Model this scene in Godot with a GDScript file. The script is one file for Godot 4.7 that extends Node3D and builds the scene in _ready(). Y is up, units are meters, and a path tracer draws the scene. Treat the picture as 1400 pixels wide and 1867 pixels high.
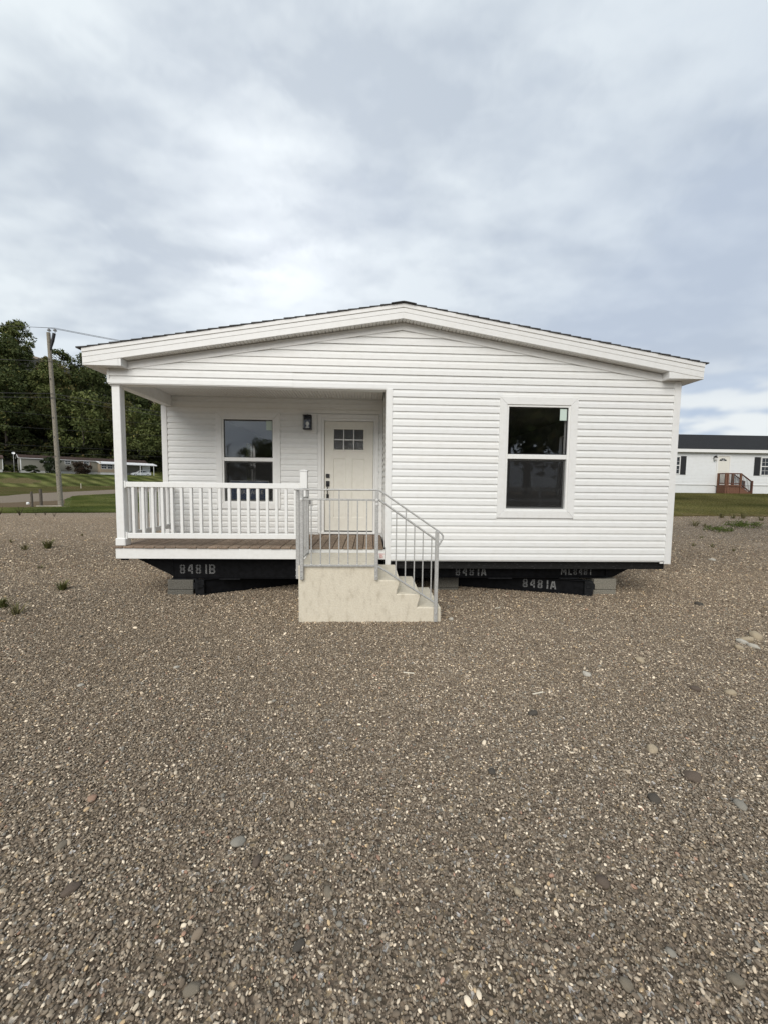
extends Node3D
# A white manufactured home on blocks in a gravel lot, overcast day. Metres, y up; the front wall is the plane z = 0.

const CAM := Vector3(3.586, 1.661, 5.5175)
const W := 8.09            # width of the house
const FB := 0.587          # bottom of the siding
const CRS := 0.1016        # height of one siding course
const RX := 4.03           # ridge
const RZ := -1.45          # wall inside the porch
const BACK := -14.0

var M := {}
var used := {}
var rng := RandomNumberGenerator.new()
var soft_noise := FastNoiseLite.new()


# ------------------------------------------------------------------ geometry helper
class Geo:
	var v := PackedVector3Array()
	var n := PackedVector3Array()
	var c := PackedColorArray()
	var colored := false

	func tri(a: Vector3, b: Vector3, d: Vector3, out: Vector3) -> void:
		var f := (b - a).cross(d - a)
		if f.length_squared() < 1e-16:
			return
		f = f.normalized()
		if f.dot(out) > 0.0:
			v.append_array(PackedVector3Array([a, d, b]))
		else:
			f = -f
			v.append_array(PackedVector3Array([a, b, d]))
		n.append_array(PackedVector3Array([f, f, f]))

	func stri(a: Vector3, b: Vector3, d: Vector3, na: Vector3, nb: Vector3, nd: Vector3) -> void:
		var f := (b - a).cross(d - a)
		if f.length_squared() < 1e-18:
			return
		if f.dot(na + nb + nd) > 0.0:
			v.append_array(PackedVector3Array([a, d, b]))
			n.append_array(PackedVector3Array([na, nd, nb]))
		else:
			v.append_array(PackedVector3Array([a, b, d]))
			n.append_array(PackedVector3Array([na, nb, nd]))

	func quad(a: Vector3, b: Vector3, d: Vector3, e: Vector3, out: Vector3) -> void:
		tri(a, b, d, out)
		tri(a, d, e, out)

	func box(lo: Vector3, hi: Vector3, bevel := 0.0, xf := Transform3D.IDENTITY) -> void:
		var ctr := (lo + hi) / 2.0
		var s := (hi - lo) / 2.0
		var b := minf(bevel, minf(s.x, minf(s.y, s.z)) * 0.8)
		for axis in 3:
			for side in [-1.0, 1.0]:
				var o := Vector3.ZERO
				o[axis] = side
				var pts := []
				for q in [[-1.0, -1.0], [1.0, -1.0], [1.0, 1.0], [-1.0, 1.0]]:
					var p := Vector3.ZERO
					p[axis] = side * s[axis]
					p[(axis + 1) % 3] = q[0] * (s[(axis + 1) % 3] - b)
					p[(axis + 2) % 3] = q[1] * (s[(axis + 2) % 3] - b)
					pts.append(xf * (ctr + p))
				quad(pts[0], pts[1], pts[2], pts[3], xf.basis * o)
		if b <= 0.0:
			return
		for axis in 3:      # edges along each axis
			var i := (axis + 1) % 3
			var j := (axis + 2) % 3
			for a in [-1.0, 1.0]:
				for d in [-1.0, 1.0]:
					var e := []
					for k in [[-1.0, true], [1.0, true], [1.0, false], [-1.0, false]]:
						var p := Vector3.ZERO
						p[axis] = k[0] * (s[axis] - b)
						p[i] = a * (s[i] if k[1] else s[i] - b)
						p[j] = d * (s[j] - b if k[1] else s[j])
						e.append(xf * (ctr + p))
					var o := Vector3.ZERO
					o[i] = a
					o[j] = d
					quad(e[0], e[1], e[2], e[3], xf.basis * o)
		for a in [-1.0, 1.0]:
			for d in [-1.0, 1.0]:
				for e in [-1.0, 1.0]:
					var sg := Vector3(a, d, e)
					var inn := s - Vector3(b, b, b)
					tri(xf * (ctr + sg * Vector3(s.x, inn.y, inn.z)), xf * (ctr + sg * Vector3(inn.x, s.y, inn.z)), xf * (ctr + sg * Vector3(inn.x, inn.y, s.z)), xf.basis * sg)

	func prism(poly: PackedVector2Array, z0: float, z1: float, bevel := 0.0, xf := Transform3D.IDENTITY) -> void:
		var count := poly.size()
		var cw := Geometry2D.is_polygon_clockwise(poly)
		var inner := PackedVector2Array()
		for k in count:
			var a := (poly[k] - poly[(k + count - 1) % count]).normalized()
			var b := (poly[(k + 1) % count] - poly[k]).normalized()
			var na := Vector2(a.y, -a.x) * (-1.0 if cw else 1.0)
			var nb := Vector2(b.y, -b.x) * (-1.0 if cw else 1.0)
			var m := na + nb
			inner.append(poly[k] - m / maxf(0.5, m.length_squared() / 2.0) * bevel)
		var cap := Geometry2D.triangulate_polygon(inner)
		for k in range(0, cap.size(), 3):
			var p := inner[cap[k]]
			var q := inner[cap[k + 1]]
			var r := inner[cap[k + 2]]
			tri(xf * Vector3(p.x, p.y, z1), xf * Vector3(q.x, q.y, z1), xf * Vector3(r.x, r.y, z1), xf.basis * Vector3(0, 0, 1))
			tri(xf * Vector3(p.x, p.y, z0), xf * Vector3(q.x, q.y, z0), xf * Vector3(r.x, r.y, z0), xf.basis * Vector3(0, 0, -1))
		for k in count:
			var p := poly[k]
			var q := poly[(k + 1) % count]
			var pi := inner[k]
			var qi := inner[(k + 1) % count]
			var d := q - p
			var o := Vector3(d.y, -d.x, 0) * (-1.0 if cw else 1.0)
			quad(xf * Vector3(p.x, p.y, z0 + bevel), xf * Vector3(q.x, q.y, z0 + bevel), xf * Vector3(q.x, q.y, z1 - bevel), xf * Vector3(p.x, p.y, z1 - bevel), xf.basis * o)
			if bevel > 0.0:
				quad(xf * Vector3(p.x, p.y, z1 - bevel), xf * Vector3(q.x, q.y, z1 - bevel), xf * Vector3(qi.x, qi.y, z1), xf * Vector3(pi.x, pi.y, z1), xf.basis * (o.normalized() + Vector3(0, 0, 1)))
				quad(xf * Vector3(p.x, p.y, z0 + bevel), xf * Vector3(q.x, q.y, z0 + bevel), xf * Vector3(qi.x, qi.y, z0), xf * Vector3(pi.x, pi.y, z0), xf.basis * (o.normalized() - Vector3(0, 0, 1)))

	func tube(path: Array, radii: Array, sides := 8, caps := true) -> void:
		var rings := []
		var up := Vector3(0.13, 0.92, 0.37).normalized()
		for k in path.size():
			var d: Vector3 = (path[mini(k + 1, path.size() - 1)] - path[maxi(k - 1, 0)]).normalized()
			if absf(d.dot(up)) > 0.95:
				up = Vector3(0.93, 0.1, 0.3).normalized()
			var x := d.cross(up).normalized()
			var y := x.cross(d).normalized()
			var ring := []
			for s in sides:
				var t := TAU * s / sides
				ring.append(x * cos(t) + y * sin(t))
			rings.append(ring)
		for k in path.size() - 1:
			var r0: float = radii[mini(k, radii.size() - 1)]
			var r1: float = radii[mini(k + 1, radii.size() - 1)]
			for s in sides:
				var a: Vector3 = rings[k][s]
				var b: Vector3 = rings[k][(s + 1) % sides]
				var d: Vector3 = rings[k + 1][s]
				var e: Vector3 = rings[k + 1][(s + 1) % sides]
				stri(path[k] + a * r0, path[k] + b * r0, path[k + 1] + e * r1, a, b, e)
				stri(path[k] + a * r0, path[k + 1] + e * r1, path[k + 1] + d * r1, a, e, d)
		if caps:
			for k in [0, path.size() - 1]:
				var r: float = radii[mini(k, radii.size() - 1)]
				var o: Vector3 = path[0] - path[1] if k == 0 else path[k] - path[k - 1]
				for s in range(1, sides - 1):
					tri(path[k] + rings[k][0] * r, path[k] + rings[k][s] * r, path[k] + rings[k][s + 1] * r, o)

	func lathe(at: Vector3, prof: Array, sides := 12, xf := Basis.IDENTITY) -> void:
		for k in prof.size() - 1:
			var p: Vector2 = prof[k]
			var q: Vector2 = prof[k + 1]
			var nn := Vector2(q.y - p.y, p.x - q.x).normalized()
			for s in sides:
				var t0 := TAU * s / sides
				var t1 := TAU * (s + 1) / sides
				var d0 := Vector3(cos(t0), 0, sin(t0))
				var d1 := Vector3(cos(t1), 0, sin(t1))
				var n0 := xf * (d0 * nn.x + Vector3.UP * nn.y)
				var n1 := xf * (d1 * nn.x + Vector3.UP * nn.y)
				var a := at + xf * (d0 * p.x + Vector3.UP * p.y)
				var b := at + xf * (d1 * p.x + Vector3.UP * p.y)
				var e := at + xf * (d1 * q.x + Vector3.UP * q.y)
				var f := at + xf * (d0 * q.x + Vector3.UP * q.y)
				stri(a, b, e, n0, n1, n1)
				stri(a, e, f, n0, n1, n0)

	func paint(col: Color) -> void:      # colours everything added since the last call
		colored = true
		while c.size() < v.size():
			c.append(col)

	func mesh() -> ArrayMesh:
		var arr := []
		arr.resize(Mesh.ARRAY_MAX)
		arr[Mesh.ARRAY_VERTEX] = v
		arr[Mesh.ARRAY_NORMAL] = n
		if colored:
			arr[Mesh.ARRAY_COLOR] = c
		var am := ArrayMesh.new()
		am.add_surface_from_arrays(Mesh.PRIMITIVE_TRIANGLES, arr)
		return am


# ------------------------------------------------------------------ naming and tagging
func numbered(called: String, parent: Node) -> String:
	var key := str(parent.get_instance_id()) + "/" + called
	var k: int = used.get(key, 0)
	used[key] = k + 1
	return called if k == 0 else "%s_%03d" % [called, k]


func put_mesh(called: String, m: Mesh, material: Material, parent: Node = self) -> MeshInstance3D:
	var o := MeshInstance3D.new()
	o.name = numbered(called, parent)
	o.mesh = m
	o.material_override = null
	if m.get_surface_count():
		o.set_surface_override_material(0, material)
	parent.add_child(o, true)
	return o


func build(called: String, g: Geo, material: Material, parent: Node = self) -> MeshInstance3D:
	return put_mesh(called, g.mesh(), material, parent)


func node(called: String, parent: Node = self, at := Vector3.ZERO, turn := 0.0) -> Node3D:
	var o := Node3D.new()
	o.name = numbered(called, parent)
	o.position = at
	o.rotation.y = turn
	parent.add_child(o, true)
	return o


func tag(o: Node, label: String, category := "", group := "") -> void:
	o.set_meta("label", label)
	if category:
		o.set_meta("category", category)
	if group:
		o.set_meta("group", group)


func thing(called: String, label: String, category: String, at := Vector3.ZERO, turn := 0.0, group := "") -> Node3D:
	var o := node(called, self, at, turn)
	tag(o, label, category, group)
	return o


func copy_of(o: Node3D, called: String, at: Vector3, turn: float, label: String, group := "") -> Node3D:
	var d: Node3D = o.duplicate()
	d.name = numbered(called, self)
	add_child(d, true)
	d.position = at
	d.rotation.y = turn
	d.set_meta("label", label)
	if group:
		d.set_meta("group", group)
	return d


func setting(o: Node) -> Node:
	o.set_meta("kind", "structure")
	return o


func stuff(o: Node) -> Node:
	o.set_meta("kind", "stuff")
	return o


func bx(called: String, lo: Vector3, hi: Vector3, material: Material, parent: Node, bevel := 0.003) -> MeshInstance3D:
	var g := Geo.new()
	g.box(lo, hi, bevel)
	return build(called, g, material, parent)


# ------------------------------------------------------------------ materials
func lin(r: float, g: float, b: float) -> Color:
	return Color(r, g, b).linear_to_srgb()


func noise_tex(kind: int, freq: float, stops: Array, size := 512, octaves := 4, salt := 1, ret := -1) -> NoiseTexture2D:
	var f := FastNoiseLite.new()
	f.seed = salt
	f.noise_type = kind
	f.frequency = freq
	if octaves > 1:
		f.fractal_type = FastNoiseLite.FRACTAL_FBM
		f.fractal_octaves = octaves
	else:
		f.fractal_type = FastNoiseLite.FRACTAL_NONE
	if ret >= 0:
		f.cellular_return_type = ret
	var t := NoiseTexture2D.new()
	t.width = size
	t.height = size
	t.seamless = true
	t.seamless_blend_skirt = 0.03 if kind == FastNoiseLite.TYPE_CELLULAR else 0.1
	t.noise = f
	if stops:
		var ramp := Gradient.new()
		var off := PackedFloat32Array()
		var cols := PackedColorArray()
		for s in stops:
			off.append(s[0])
			cols.append(s[1])
		ramp.offsets = off
		ramp.colors = cols
		t.color_ramp = ramp
	return t


func bump(kind: int, freq: float, strength: float, size := 512, octaves := 4, salt := 1, ret := -1) -> NoiseTexture2D:
	var t := noise_tex(kind, freq, [], size, octaves, salt, ret)
	t.as_normal_map = true
	t.bump_strength = strength
	return t


func mat(col: Color, rough := 0.7, tex: Texture2D = null, scale := Vector3.ONE, world := false, norm: Texture2D = null, nscale := 1.0) -> StandardMaterial3D:
	var m := StandardMaterial3D.new()
	m.albedo_color = col
	m.roughness = rough
	m.albedo_texture = tex
	if norm:
		m.normal_enabled = true
		m.normal_texture = norm
		m.normal_scale = nscale
	if tex or norm:
		m.uv1_triplanar = true
		m.uv1_world_triplanar = world
		m.uv1_scale = scale
	return m


func grey(x: float) -> Color:
	return Color(x, x, x)


func make_materials() -> void:
	var SX := FastNoiseLite.TYPE_SIMPLEX_SMOOTH
	var CE := FastNoiseLite.TYPE_CELLULAR
	var faint := noise_tex(SX, 0.012, [[0.0, Color(0.968, 0.965, 0.958)], [0.45, Color(0.99, 0.99, 0.988)], [1.0, grey(1.0)]], 512, 5, 3)
	var fine := bump(SX, 0.08, 0.6, 512, 3, 5)
	M.vinyl = mat(lin(0.80, 0.81, 0.80), 0.45, faint, Vector3(0.9, 2.2, 0.9), true)
	M.vinyl_b = mat(lin(0.785, 0.795, 0.79), 0.47, faint, Vector3(0.9, 2.2, 0.9), true)
	M.vinyl_c = mat(lin(0.81, 0.815, 0.80), 0.43, faint, Vector3(0.9, 2.2, 0.9), true)
	M.trim = mat(lin(0.80, 0.805, 0.795), 0.4, faint, Vector3(1.3, 1.3, 1.3), true)
	M.soffit = mat(lin(0.76, 0.755, 0.73), 0.5, faint, Vector3(1.3, 1.3, 1.3), true)
	M.rail_white = mat(lin(0.83, 0.835, 0.82), 0.35, faint, Vector3(1.7, 1.7, 1.7), true)
	M.door = mat(lin(0.75, 0.73, 0.66), 0.42, faint, Vector3(1.1, 1.1, 1.1), true)
	var grain := noise_tex(SX, 0.03, [[0.0, Color(0.42, 0.37, 0.33)], [0.35, Color(0.78, 0.74, 0.70)], [0.7, Color(0.98, 0.96, 0.93)], [1.0, Color(0.8, 0.74, 0.68)]], 512, 5, 9)
	M.decks = []
	for k in 4:
		var tones := [lin(0.31, 0.245, 0.19), lin(0.38, 0.30, 0.235), lin(0.275, 0.22, 0.172), lin(0.345, 0.28, 0.22)]
		var d := mat(tones[k], 0.8, grain, Vector3(4.0, 4.0, 0.45), true)
		d.uv1_offset = Vector3(k * 0.37, 0, k * 0.21)
		M.decks.append(d)
	M.deck_edge = mat(lin(0.10, 0.075, 0.06), 0.85, grain, Vector3(1.2, 6, 1.2), true)
	var conc := noise_tex(SX, 0.016, [[0.0, Color(0.88, 0.865, 0.83)], [0.30, Color(0.965, 0.957, 0.94)], [0.5, Color(0.985, 0.978, 0.96)], [1.0, Color(1.0, 0.995, 0.98)]], 1024, 6, 14)
	M.concrete = mat(lin(0.73, 0.69, 0.60), 0.85, conc, Vector3(0.62, 0.30, 0.62), true, bump(SX, 0.2, 2.0, 512, 4, 8), 0.2)
	var pits := noise_tex(CE, 0.05, [[0.0, Color(0.66, 0.63, 0.58)], [0.06, Color(0.97, 0.965, 0.95)], [1.0, grey(1.0)]], 512, 1, 22, FastNoiseLite.RETURN_DISTANCE)
	M.concrete.detail_enabled = true
	M.concrete.detail_blend_mode = BaseMaterial3D.BLEND_MODE_MUL
	M.concrete.detail_albedo = pits
	M.concrete.detail_uv_layer = BaseMaterial3D.DETAIL_UV_2
	M.concrete.uv2_triplanar = true
	M.concrete.uv2_world_triplanar = true
	M.concrete.uv2_scale = Vector3(1.6, 1.6, 1.6)
	M.block = mat(lin(0.22, 0.21, 0.18), 0.95, noise_tex(SX, 0.05, [[0.0, grey(0.6)], [1.0, grey(1.0)]], 512, 5, 31), Vector3(2, 2, 2), true, bump(SX, 0.2, 4.0, 512, 3, 32), 0.8)
	M.block_pale = mat(lin(0.40, 0.375, 0.31), 0.95, M.block.albedo_texture, Vector3(2, 2, 2), true, M.block.normal_texture, 0.8)
	M.steel_black = mat(lin(0.007, 0.0075, 0.009), 0.5, noise_tex(SX, 0.02, [[0.0, grey(0.6)], [0.6, grey(1.0)], [1.0, grey(1.0)]], 512, 5, 41), Vector3(1, 1, 1), true)
	M.steel_worn = mat(lin(0.018, 0.019, 0.021), 0.6, M.steel_black.albedo_texture, Vector3(1, 1, 1), true)
	var scrape := noise_tex(FastNoiseLite.TYPE_SIMPLEX, 0.02, [[0.0, grey(0.1)], [0.74, grey(0.12)], [0.80, grey(0.75)], [1.0, grey(0.9)]], 512, 5, 47)
	M.rim_black = mat(lin(0.05, 0.05, 0.053), 0.7, scrape, Vector3(0.8, 2.6, 0.8), true)
	M.stencil = mat(lin(0.28, 0.285, 0.285), 0.8, noise_tex(SX, 0.05, [[0.0, grey(0.3)], [0.42, grey(0.65)], [0.6, grey(1.0)], [1.0, grey(1.0)]], 256, 4, 51), Vector3(5, 5, 5), true)
	M.under = mat(lin(0.010, 0.010, 0.011), 0.95)
	for k in ["steel_black", "steel_worn", "under"]:
		M[k].metallic_specular = 0.25
	var galv := noise_tex(CE, 0.04, [[0.0, grey(0.88)], [1.0, grey(1.0)]], 512, 1, 61, FastNoiseLite.RETURN_CELL_VALUE)
	M.galvanized = mat(lin(0.52, 0.52, 0.505), 0.45, galv, Vector3(4, 4, 4), true)
	M.galvanized.metallic = 0.15
	M.dark_bar = mat(lin(0.10, 0.10, 0.10), 0.5)
	M.bolt = mat(lin(0.45, 0.45, 0.44), 0.45)
	M.bolt.metallic = 0.6
	M.weld = mat(lin(0.62, 0.62, 0.60), 0.5)
	M.black = mat(lin(0.010, 0.010, 0.012), 0.38)
	M.lamp_blue = mat(lin(0.008, 0.011, 0.030), 0.5)
	M.bulb = mat(lin(0.75, 0.75, 0.72), 0.2)
	M.glass = StandardMaterial3D.new()
	M.glass.transparency = BaseMaterial3D.TRANSPARENCY_ALPHA
	M.glass.albedo_color = Color(0.12, 0.16, 0.15, 0.015)
	M.glass.roughness = 0.02
	M.rain_glass = M.glass.duplicate()
	M.rain_glass.roughness = 0.06
	M.rain_glass.normal_enabled = true
	M.rain_glass.normal_texture = bump(SX, 0.03, 8.0, 512, 3, 71)
	M.rain_glass.normal_scale = 0.7
	M.rain_glass.uv1_triplanar = true
	M.rain_glass.uv1_scale = Vector3(2.6, 2.6, 2.6)
	M.screen = StandardMaterial3D.new()
	M.screen.transparency = BaseMaterial3D.TRANSPARENCY_ALPHA
	M.screen.albedo_color = Color(lin(0.02, 0.02, 0.02), 0.33)
	M.screen.roughness = 0.9
	M.gasket = mat(lin(0.02, 0.02, 0.022), 0.6)
	M.grey_frame = mat(lin(0.42, 0.43, 0.42), 0.5)
	M.sticker = mat(lin(0.55, 0.66, 0.60), 0.6)
	M.paper = mat(lin(0.78, 0.77, 0.75), 0.7)
	M.red_print = mat(lin(0.45, 0.03, 0.03), 0.7)
	M.sign_blue = mat(lin(0.02, 0.09, 0.26), 0.5)
	M.sign_white = mat(lin(0.75, 0.77, 0.78), 0.5)
	M.room = mat(lin(0.45, 0.44, 0.42), 0.9)
	M.room_floor = mat(lin(0.17, 0.145, 0.12), 0.9)
	M.shingles = []
	for k in 4:
		var t: float = [0.10, 0.14, 0.12, 0.165][k]
		M.shingles.append(mat(lin(t, t * 1.0, t * 1.03), 0.95, noise_tex(SX, 0.2, [[0.0, grey(0.55)], [1.0, grey(1.0)]], 256, 3, 81) if k == 0 else M.shingles[0].albedo_texture, Vector3(3, 3, 3), true))
	# ground
	var stone_ramp := [[0.0, Color(0.402, 0.369, 0.328)], [0.2, Color(0.536, 0.503, 0.449)], [0.4, Color(0.462, 0.422, 0.382)], [0.58, Color(0.670, 0.623, 0.563)], [0.74, Color(0.563, 0.516, 0.462)], [0.86, Color(0.750, 0.697, 0.616)], [0.945, Color(0.804, 0.737, 0.616)], [0.965, Color(0.950, 0.950, 0.950)], [1.0, Color(0.950, 0.950, 0.950)]]
	var stones := noise_tex(CE, 0.075, stone_ramp, 2048, 1, 91, FastNoiseLite.RETURN_CELL_VALUE)
	M.gravel = mat(grey(1.0), 0.95, stones, Vector3(0.4, 0.4, 0.4), true, bump(CE, 0.075, 7.0, 2048, 1, 91, FastNoiseLite.RETURN_DISTANCE), 1.0)
	M.gravel.vertex_color_use_as_albedo = true
	M.gravel.metallic_specular = 0.15
	M.pebble = mat(grey(1.0), 0.85)
	M.pebble.vertex_color_use_as_albedo = true
	M.pebble.metallic_specular = 0.3
	M.rock = mat(grey(1.0), 0.9, noise_tex(SX, 0.05, [[0.0, grey(0.6)], [0.5, grey(0.9)], [1.0, grey(1.0)]], 256, 5, 95), Vector3(8, 8, 8), false, bump(SX, 0.1, 5.0, 256, 4, 96), 0.8)
	M.rock.vertex_color_use_as_albedo = true
	M.rock.metallic_specular = 0.25
	var turf := noise_tex(SX, 0.05, [[0.0, Color(0.35, 0.35, 0.27)], [0.4, Color(0.75, 0.76, 0.62)], [0.65, grey(1.0)], [1.0, Color(1.0, 0.95, 0.72)]], 1024, 5, 101)
	M.lawn = mat(grey(1.0), 0.95, turf, Vector3(0.16, 0.16, 0.16), true, bump(SX, 0.15, 6.0, 512, 4, 102), 1.0)
	M.lawn.vertex_color_use_as_albedo = true
	M.lawn.metallic_specular = 0.12
	M.soil = mat(lin(0.22, 0.175, 0.125), 0.95, noise_tex(SX, 0.06, [[0.0, Color(0.6, 0.56, 0.5)], [1.0, grey(1.0)]], 512, 6, 105), Vector3(0.5, 0.5, 0.5), true)
	M.road = mat(lin(0.27, 0.225, 0.175), 0.95, noise_tex(SX, 0.05, [[0.0, grey(0.7)], [0.5, grey(0.92)], [1.0, grey(1.0)]], 512, 6, 106), Vector3(0.3, 0.3, 0.3), true)
	M.road.metallic_specular = 0.1
	M.soil.metallic_specular = 0.1
	M.forest = mat(lin(0.035, 0.032, 0.018), 1.0, noise_tex(SX, 0.05, [[0.0, grey(0.4)], [1.0, grey(1.0)]], 512, 5, 107), Vector3(0.2, 0.2, 0.2), true)
	M.leaf = StandardMaterial3D.new()
	M.leaf.vertex_color_use_as_albedo = true
	M.leaf.roughness = 0.75
	M.leaf.albedo_color = Color(1, 1, 1)
	M.leaf.metallic_specular = 0.3
	M.leaf.backlight_enabled = true
	M.leaf.backlight = Color(0.5, 0.55, 0.3)
	M.blade = StandardMaterial3D.new()
	M.blade.vertex_color_use_as_albedo = true
	M.blade.roughness = 0.8
	M.blade.metallic_specular = 0.15
	var bark_tex := noise_tex(SX, 0.03, [[0.0, grey(0.4)], [0.5, grey(0.85)], [1.0, grey(1.0)]], 512, 5, 111)
	M.bark = mat(lin(0.09, 0.075, 0.058), 0.95, bark_tex, Vector3(2.5, 0.6, 2.5), false)
	M.pole_wood = mat(lin(0.36, 0.325, 0.26), 0.95, bark_tex, Vector3(3.0, 0.35, 3.0), true)
	M.post_wood = mat(lin(0.16, 0.135, 0.105), 0.95, bark_tex, Vector3(3.0, 0.5, 3.0), true)
	M.wire = mat(lin(0.03, 0.03, 0.032), 0.6)
	M.porcelain = mat(lin(0.30, 0.31, 0.32), 0.25)
	M.far_white = mat(lin(0.76, 0.775, 0.775), 0.5, faint, Vector3(0.4, 0.6, 0.4), true)
	M.far_trim = mat(lin(0.78, 0.78, 0.76), 0.5)
	M.taupe = mat(lin(0.235, 0.225, 0.185), 0.7, faint, Vector3(0.3, 0.5, 0.3), true)
	M.skirt_white = mat(lin(0.62, 0.62, 0.60), 0.7, noise_tex(SX, 0.04, [[0.0, Color(0.6, 0.56, 0.5)], [0.35, grey(0.9)], [1.0, grey(1.0)]], 256, 4, 121), Vector3(0.4, 0.4, 0.4), true)
	M.roof_brown = mat(lin(0.12, 0.07, 0.055), 0.95, noise_tex(SX, 0.15, [[0.0, grey(0.6)], [1.0, grey(1.0)]], 256, 4, 123), Vector3(0.6, 0.6, 0.6), true)
	M.roof_dark = mat(lin(0.013, 0.0135, 0.0155), 0.95, noise_tex(CE, 0.12, [[0.0, grey(0.55)], [0.6, grey(0.9)], [1.0, grey(1.0)]], 512, 1, 125, FastNoiseLite.RETURN_CELL_VALUE), Vector3(0.35, 0.8, 0.35), true)
	M.shutter = mat(lin(0.012, 0.012, 0.013), 0.6)
	M.shutter_tan = mat(lin(0.20, 0.155, 0.12), 0.7)
	M.tan_wall = mat(lin(0.30, 0.24, 0.17), 0.8, faint, Vector3(0.6, 0.6, 0.6), true)
	M.awning = mat(lin(0.70, 0.71, 0.72), 0.4)
	M.cedar = mat(lin(0.23, 0.115, 0.073), 0.75, grain, Vector3(2.0, 0.7, 2.0), true)
	M.cedar_dark = mat(lin(0.14, 0.062, 0.045), 0.75, grain, Vector3(2.0, 0.7, 2.0), true)
	M.car_paint = mat(lin(0.62, 0.64, 0.66), 0.25)
	M.car_paint.clearcoat_enabled = true
	M.car_glass = mat(lin(0.02, 0.022, 0.025), 0.05)
	M.tyre = mat(lin(0.015, 0.015, 0.015), 0.9)
	M.alloy = mat(lin(0.5, 0.5, 0.52), 0.35)
	M.tail_red = mat(lin(0.35, 0.02, 0.02), 0.3)


# ------------------------------------------------------------------ terrain
func ss(a: float, b: float, t: float) -> float:
	var u := clampf((t - a) / (b - a), 0.0, 1.0)
	return u * u * (3.0 - 2.0 * u)


func land(x: float, z: float) -> float:
	var v := -0.65 * x - 0.76 * z
	var u := -z
	var l := 0.012 * maxf(0.0, v - 22.0) + 2.45 * ss(72, 94, v) + minf(48.0, maxf(0.0, v - 108.0) * (0.52 - 0.25 * ss(-0.95, -0.45, x / maxf(u, 1.0)))) * (1.0 - ss(-36, -8, x))
	l *= 1.0 - ss(-4, 6, x)
	var r := (0.4 * ss(2, 12, u) + 0.95 * ss(12, 22, u)) * ss(9, 20, x)
	return l + r + 1.1 * ss(10, 20, z)


func on_land(x: float, z: float, up := 0.0) -> Vector3:
	return Vector3(x, land(x, z) + up, z)


func sample(poly: PackedVector2Array, t: float) -> Vector2:
	var f := t * (poly.size() - 1)
	var k := mini(int(f), poly.size() - 2)
	return poly[k].lerp(poly[k + 1], f - k)


func strip(called: String, near: PackedVector2Array, far: PackedVector2Array, nu: int, nv: int, up: float, material: Material, tint: Callable, wob := 0.0) -> MeshInstance3D:
	var pts := PackedVector3Array()
	var cols := PackedColorArray()
	for i in nu + 1:
		var a := sample(near, float(i) / nu)
		var b := sample(far, float(i) / nu)
		for j in nv + 1:
			var p := a.lerp(b, float(j) / nv)
			if wob > 0.0 and (j == 0 or j == nv):
				p += Vector2(soft_noise.get_noise_2d(p.x * 40.0, p.y * 40.0), soft_noise.get_noise_2d(p.y * 40.0, p.x * 40.0 + 99.0)) * wob
			var edge := minf(1.0, minf(j, nv - j) / 2.0)
			pts.append(on_land(p.x, p.y, up * (0.25 + 0.75 * edge)))
			cols.append(tint.call(p.x, p.y))
	var idx := PackedInt32Array()
	var row := nv + 1
	for i in nu:
		for j in nv:
			var k := i * row + j
			idx.append_array(PackedInt32Array([k, k + 1, k + row, k + 1, k + row + 1, k + row]))
	return grid_mesh(called, pts, cols, idx, material)


func grid_mesh(called: String, pts: PackedVector3Array, cols: PackedColorArray, idx: PackedInt32Array, material: Material) -> MeshInstance3D:
	var nrm := PackedVector3Array()
	nrm.resize(pts.size())
	for k in range(0, idx.size(), 3):
		var a := pts[idx[k]]
		var f := (pts[idx[k + 1]] - a).cross(pts[idx[k + 2]] - a)
		if f.y > 0.0:      # counter-clockwise from above: turn it
			var t := idx[k + 1]
			idx[k + 1] = idx[k + 2]
			idx[k + 2] = t
		else:
			f = -f
		for q in 3:
			nrm[idx[k + q]] += f
	for k in nrm.size():
		nrm[k] = nrm[k].normalized() if nrm[k].length_squared() > 1e-14 else Vector3.UP
	var arr := []
	arr.resize(Mesh.ARRAY_MAX)
	arr[Mesh.ARRAY_VERTEX] = pts
	arr[Mesh.ARRAY_NORMAL] = nrm
	arr[Mesh.ARRAY_COLOR] = cols
	arr[Mesh.ARRAY_INDEX] = idx
	var am := ArrayMesh.new()
	am.add_surface_from_arrays(Mesh.PRIMITIVE_TRIANGLES, arr)
	return put_mesh(called, am, material)


func steps_of(from: float, to: float, fine0: float, fine1: float, fine: float) -> Array:
	var out := []
	var x := fine0
	var d := fine
	while x > from:
		d *= 1.25
		x -= d
		out.push_front(maxf(x, from))
	x = fine0
	while x < fine1:
		out.append(x)
		x += fine
	d = fine
	while x < to:
		out.append(x)
		x += d
		d *= 1.25
	out.append(to)
	return out


func gravel_tint(x: float, z: float) -> Color:
	var a := soft_noise.get_noise_2d(x * 6.0, z * 6.0)
	var b := soft_noise.get_noise_2d(x * 1.7 + 300.0, z * 5.0)
	var k := 1.48 + 0.30 * a + 0.22 * b
	return Color(k * (1.09 + 0.05 * b), k * 1.01, k * (0.92 - 0.06 * b))


func lawn_tint(x: float, z: float) -> Color:
	var a := soft_noise.get_noise_2d(x * 9.0, z * 9.0)
	var b := soft_noise.get_noise_2d(x * 2.5 + 70.0, z * 2.5)
	var c := Color(0.070, 0.088, 0.030).lerp(Color(0.122, 0.120, 0.055), clampf(0.35 + 1.0 * b + 0.9 * a, 0.0, 1.0))
	return c * (1.6 + 1.0 * a)


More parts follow.
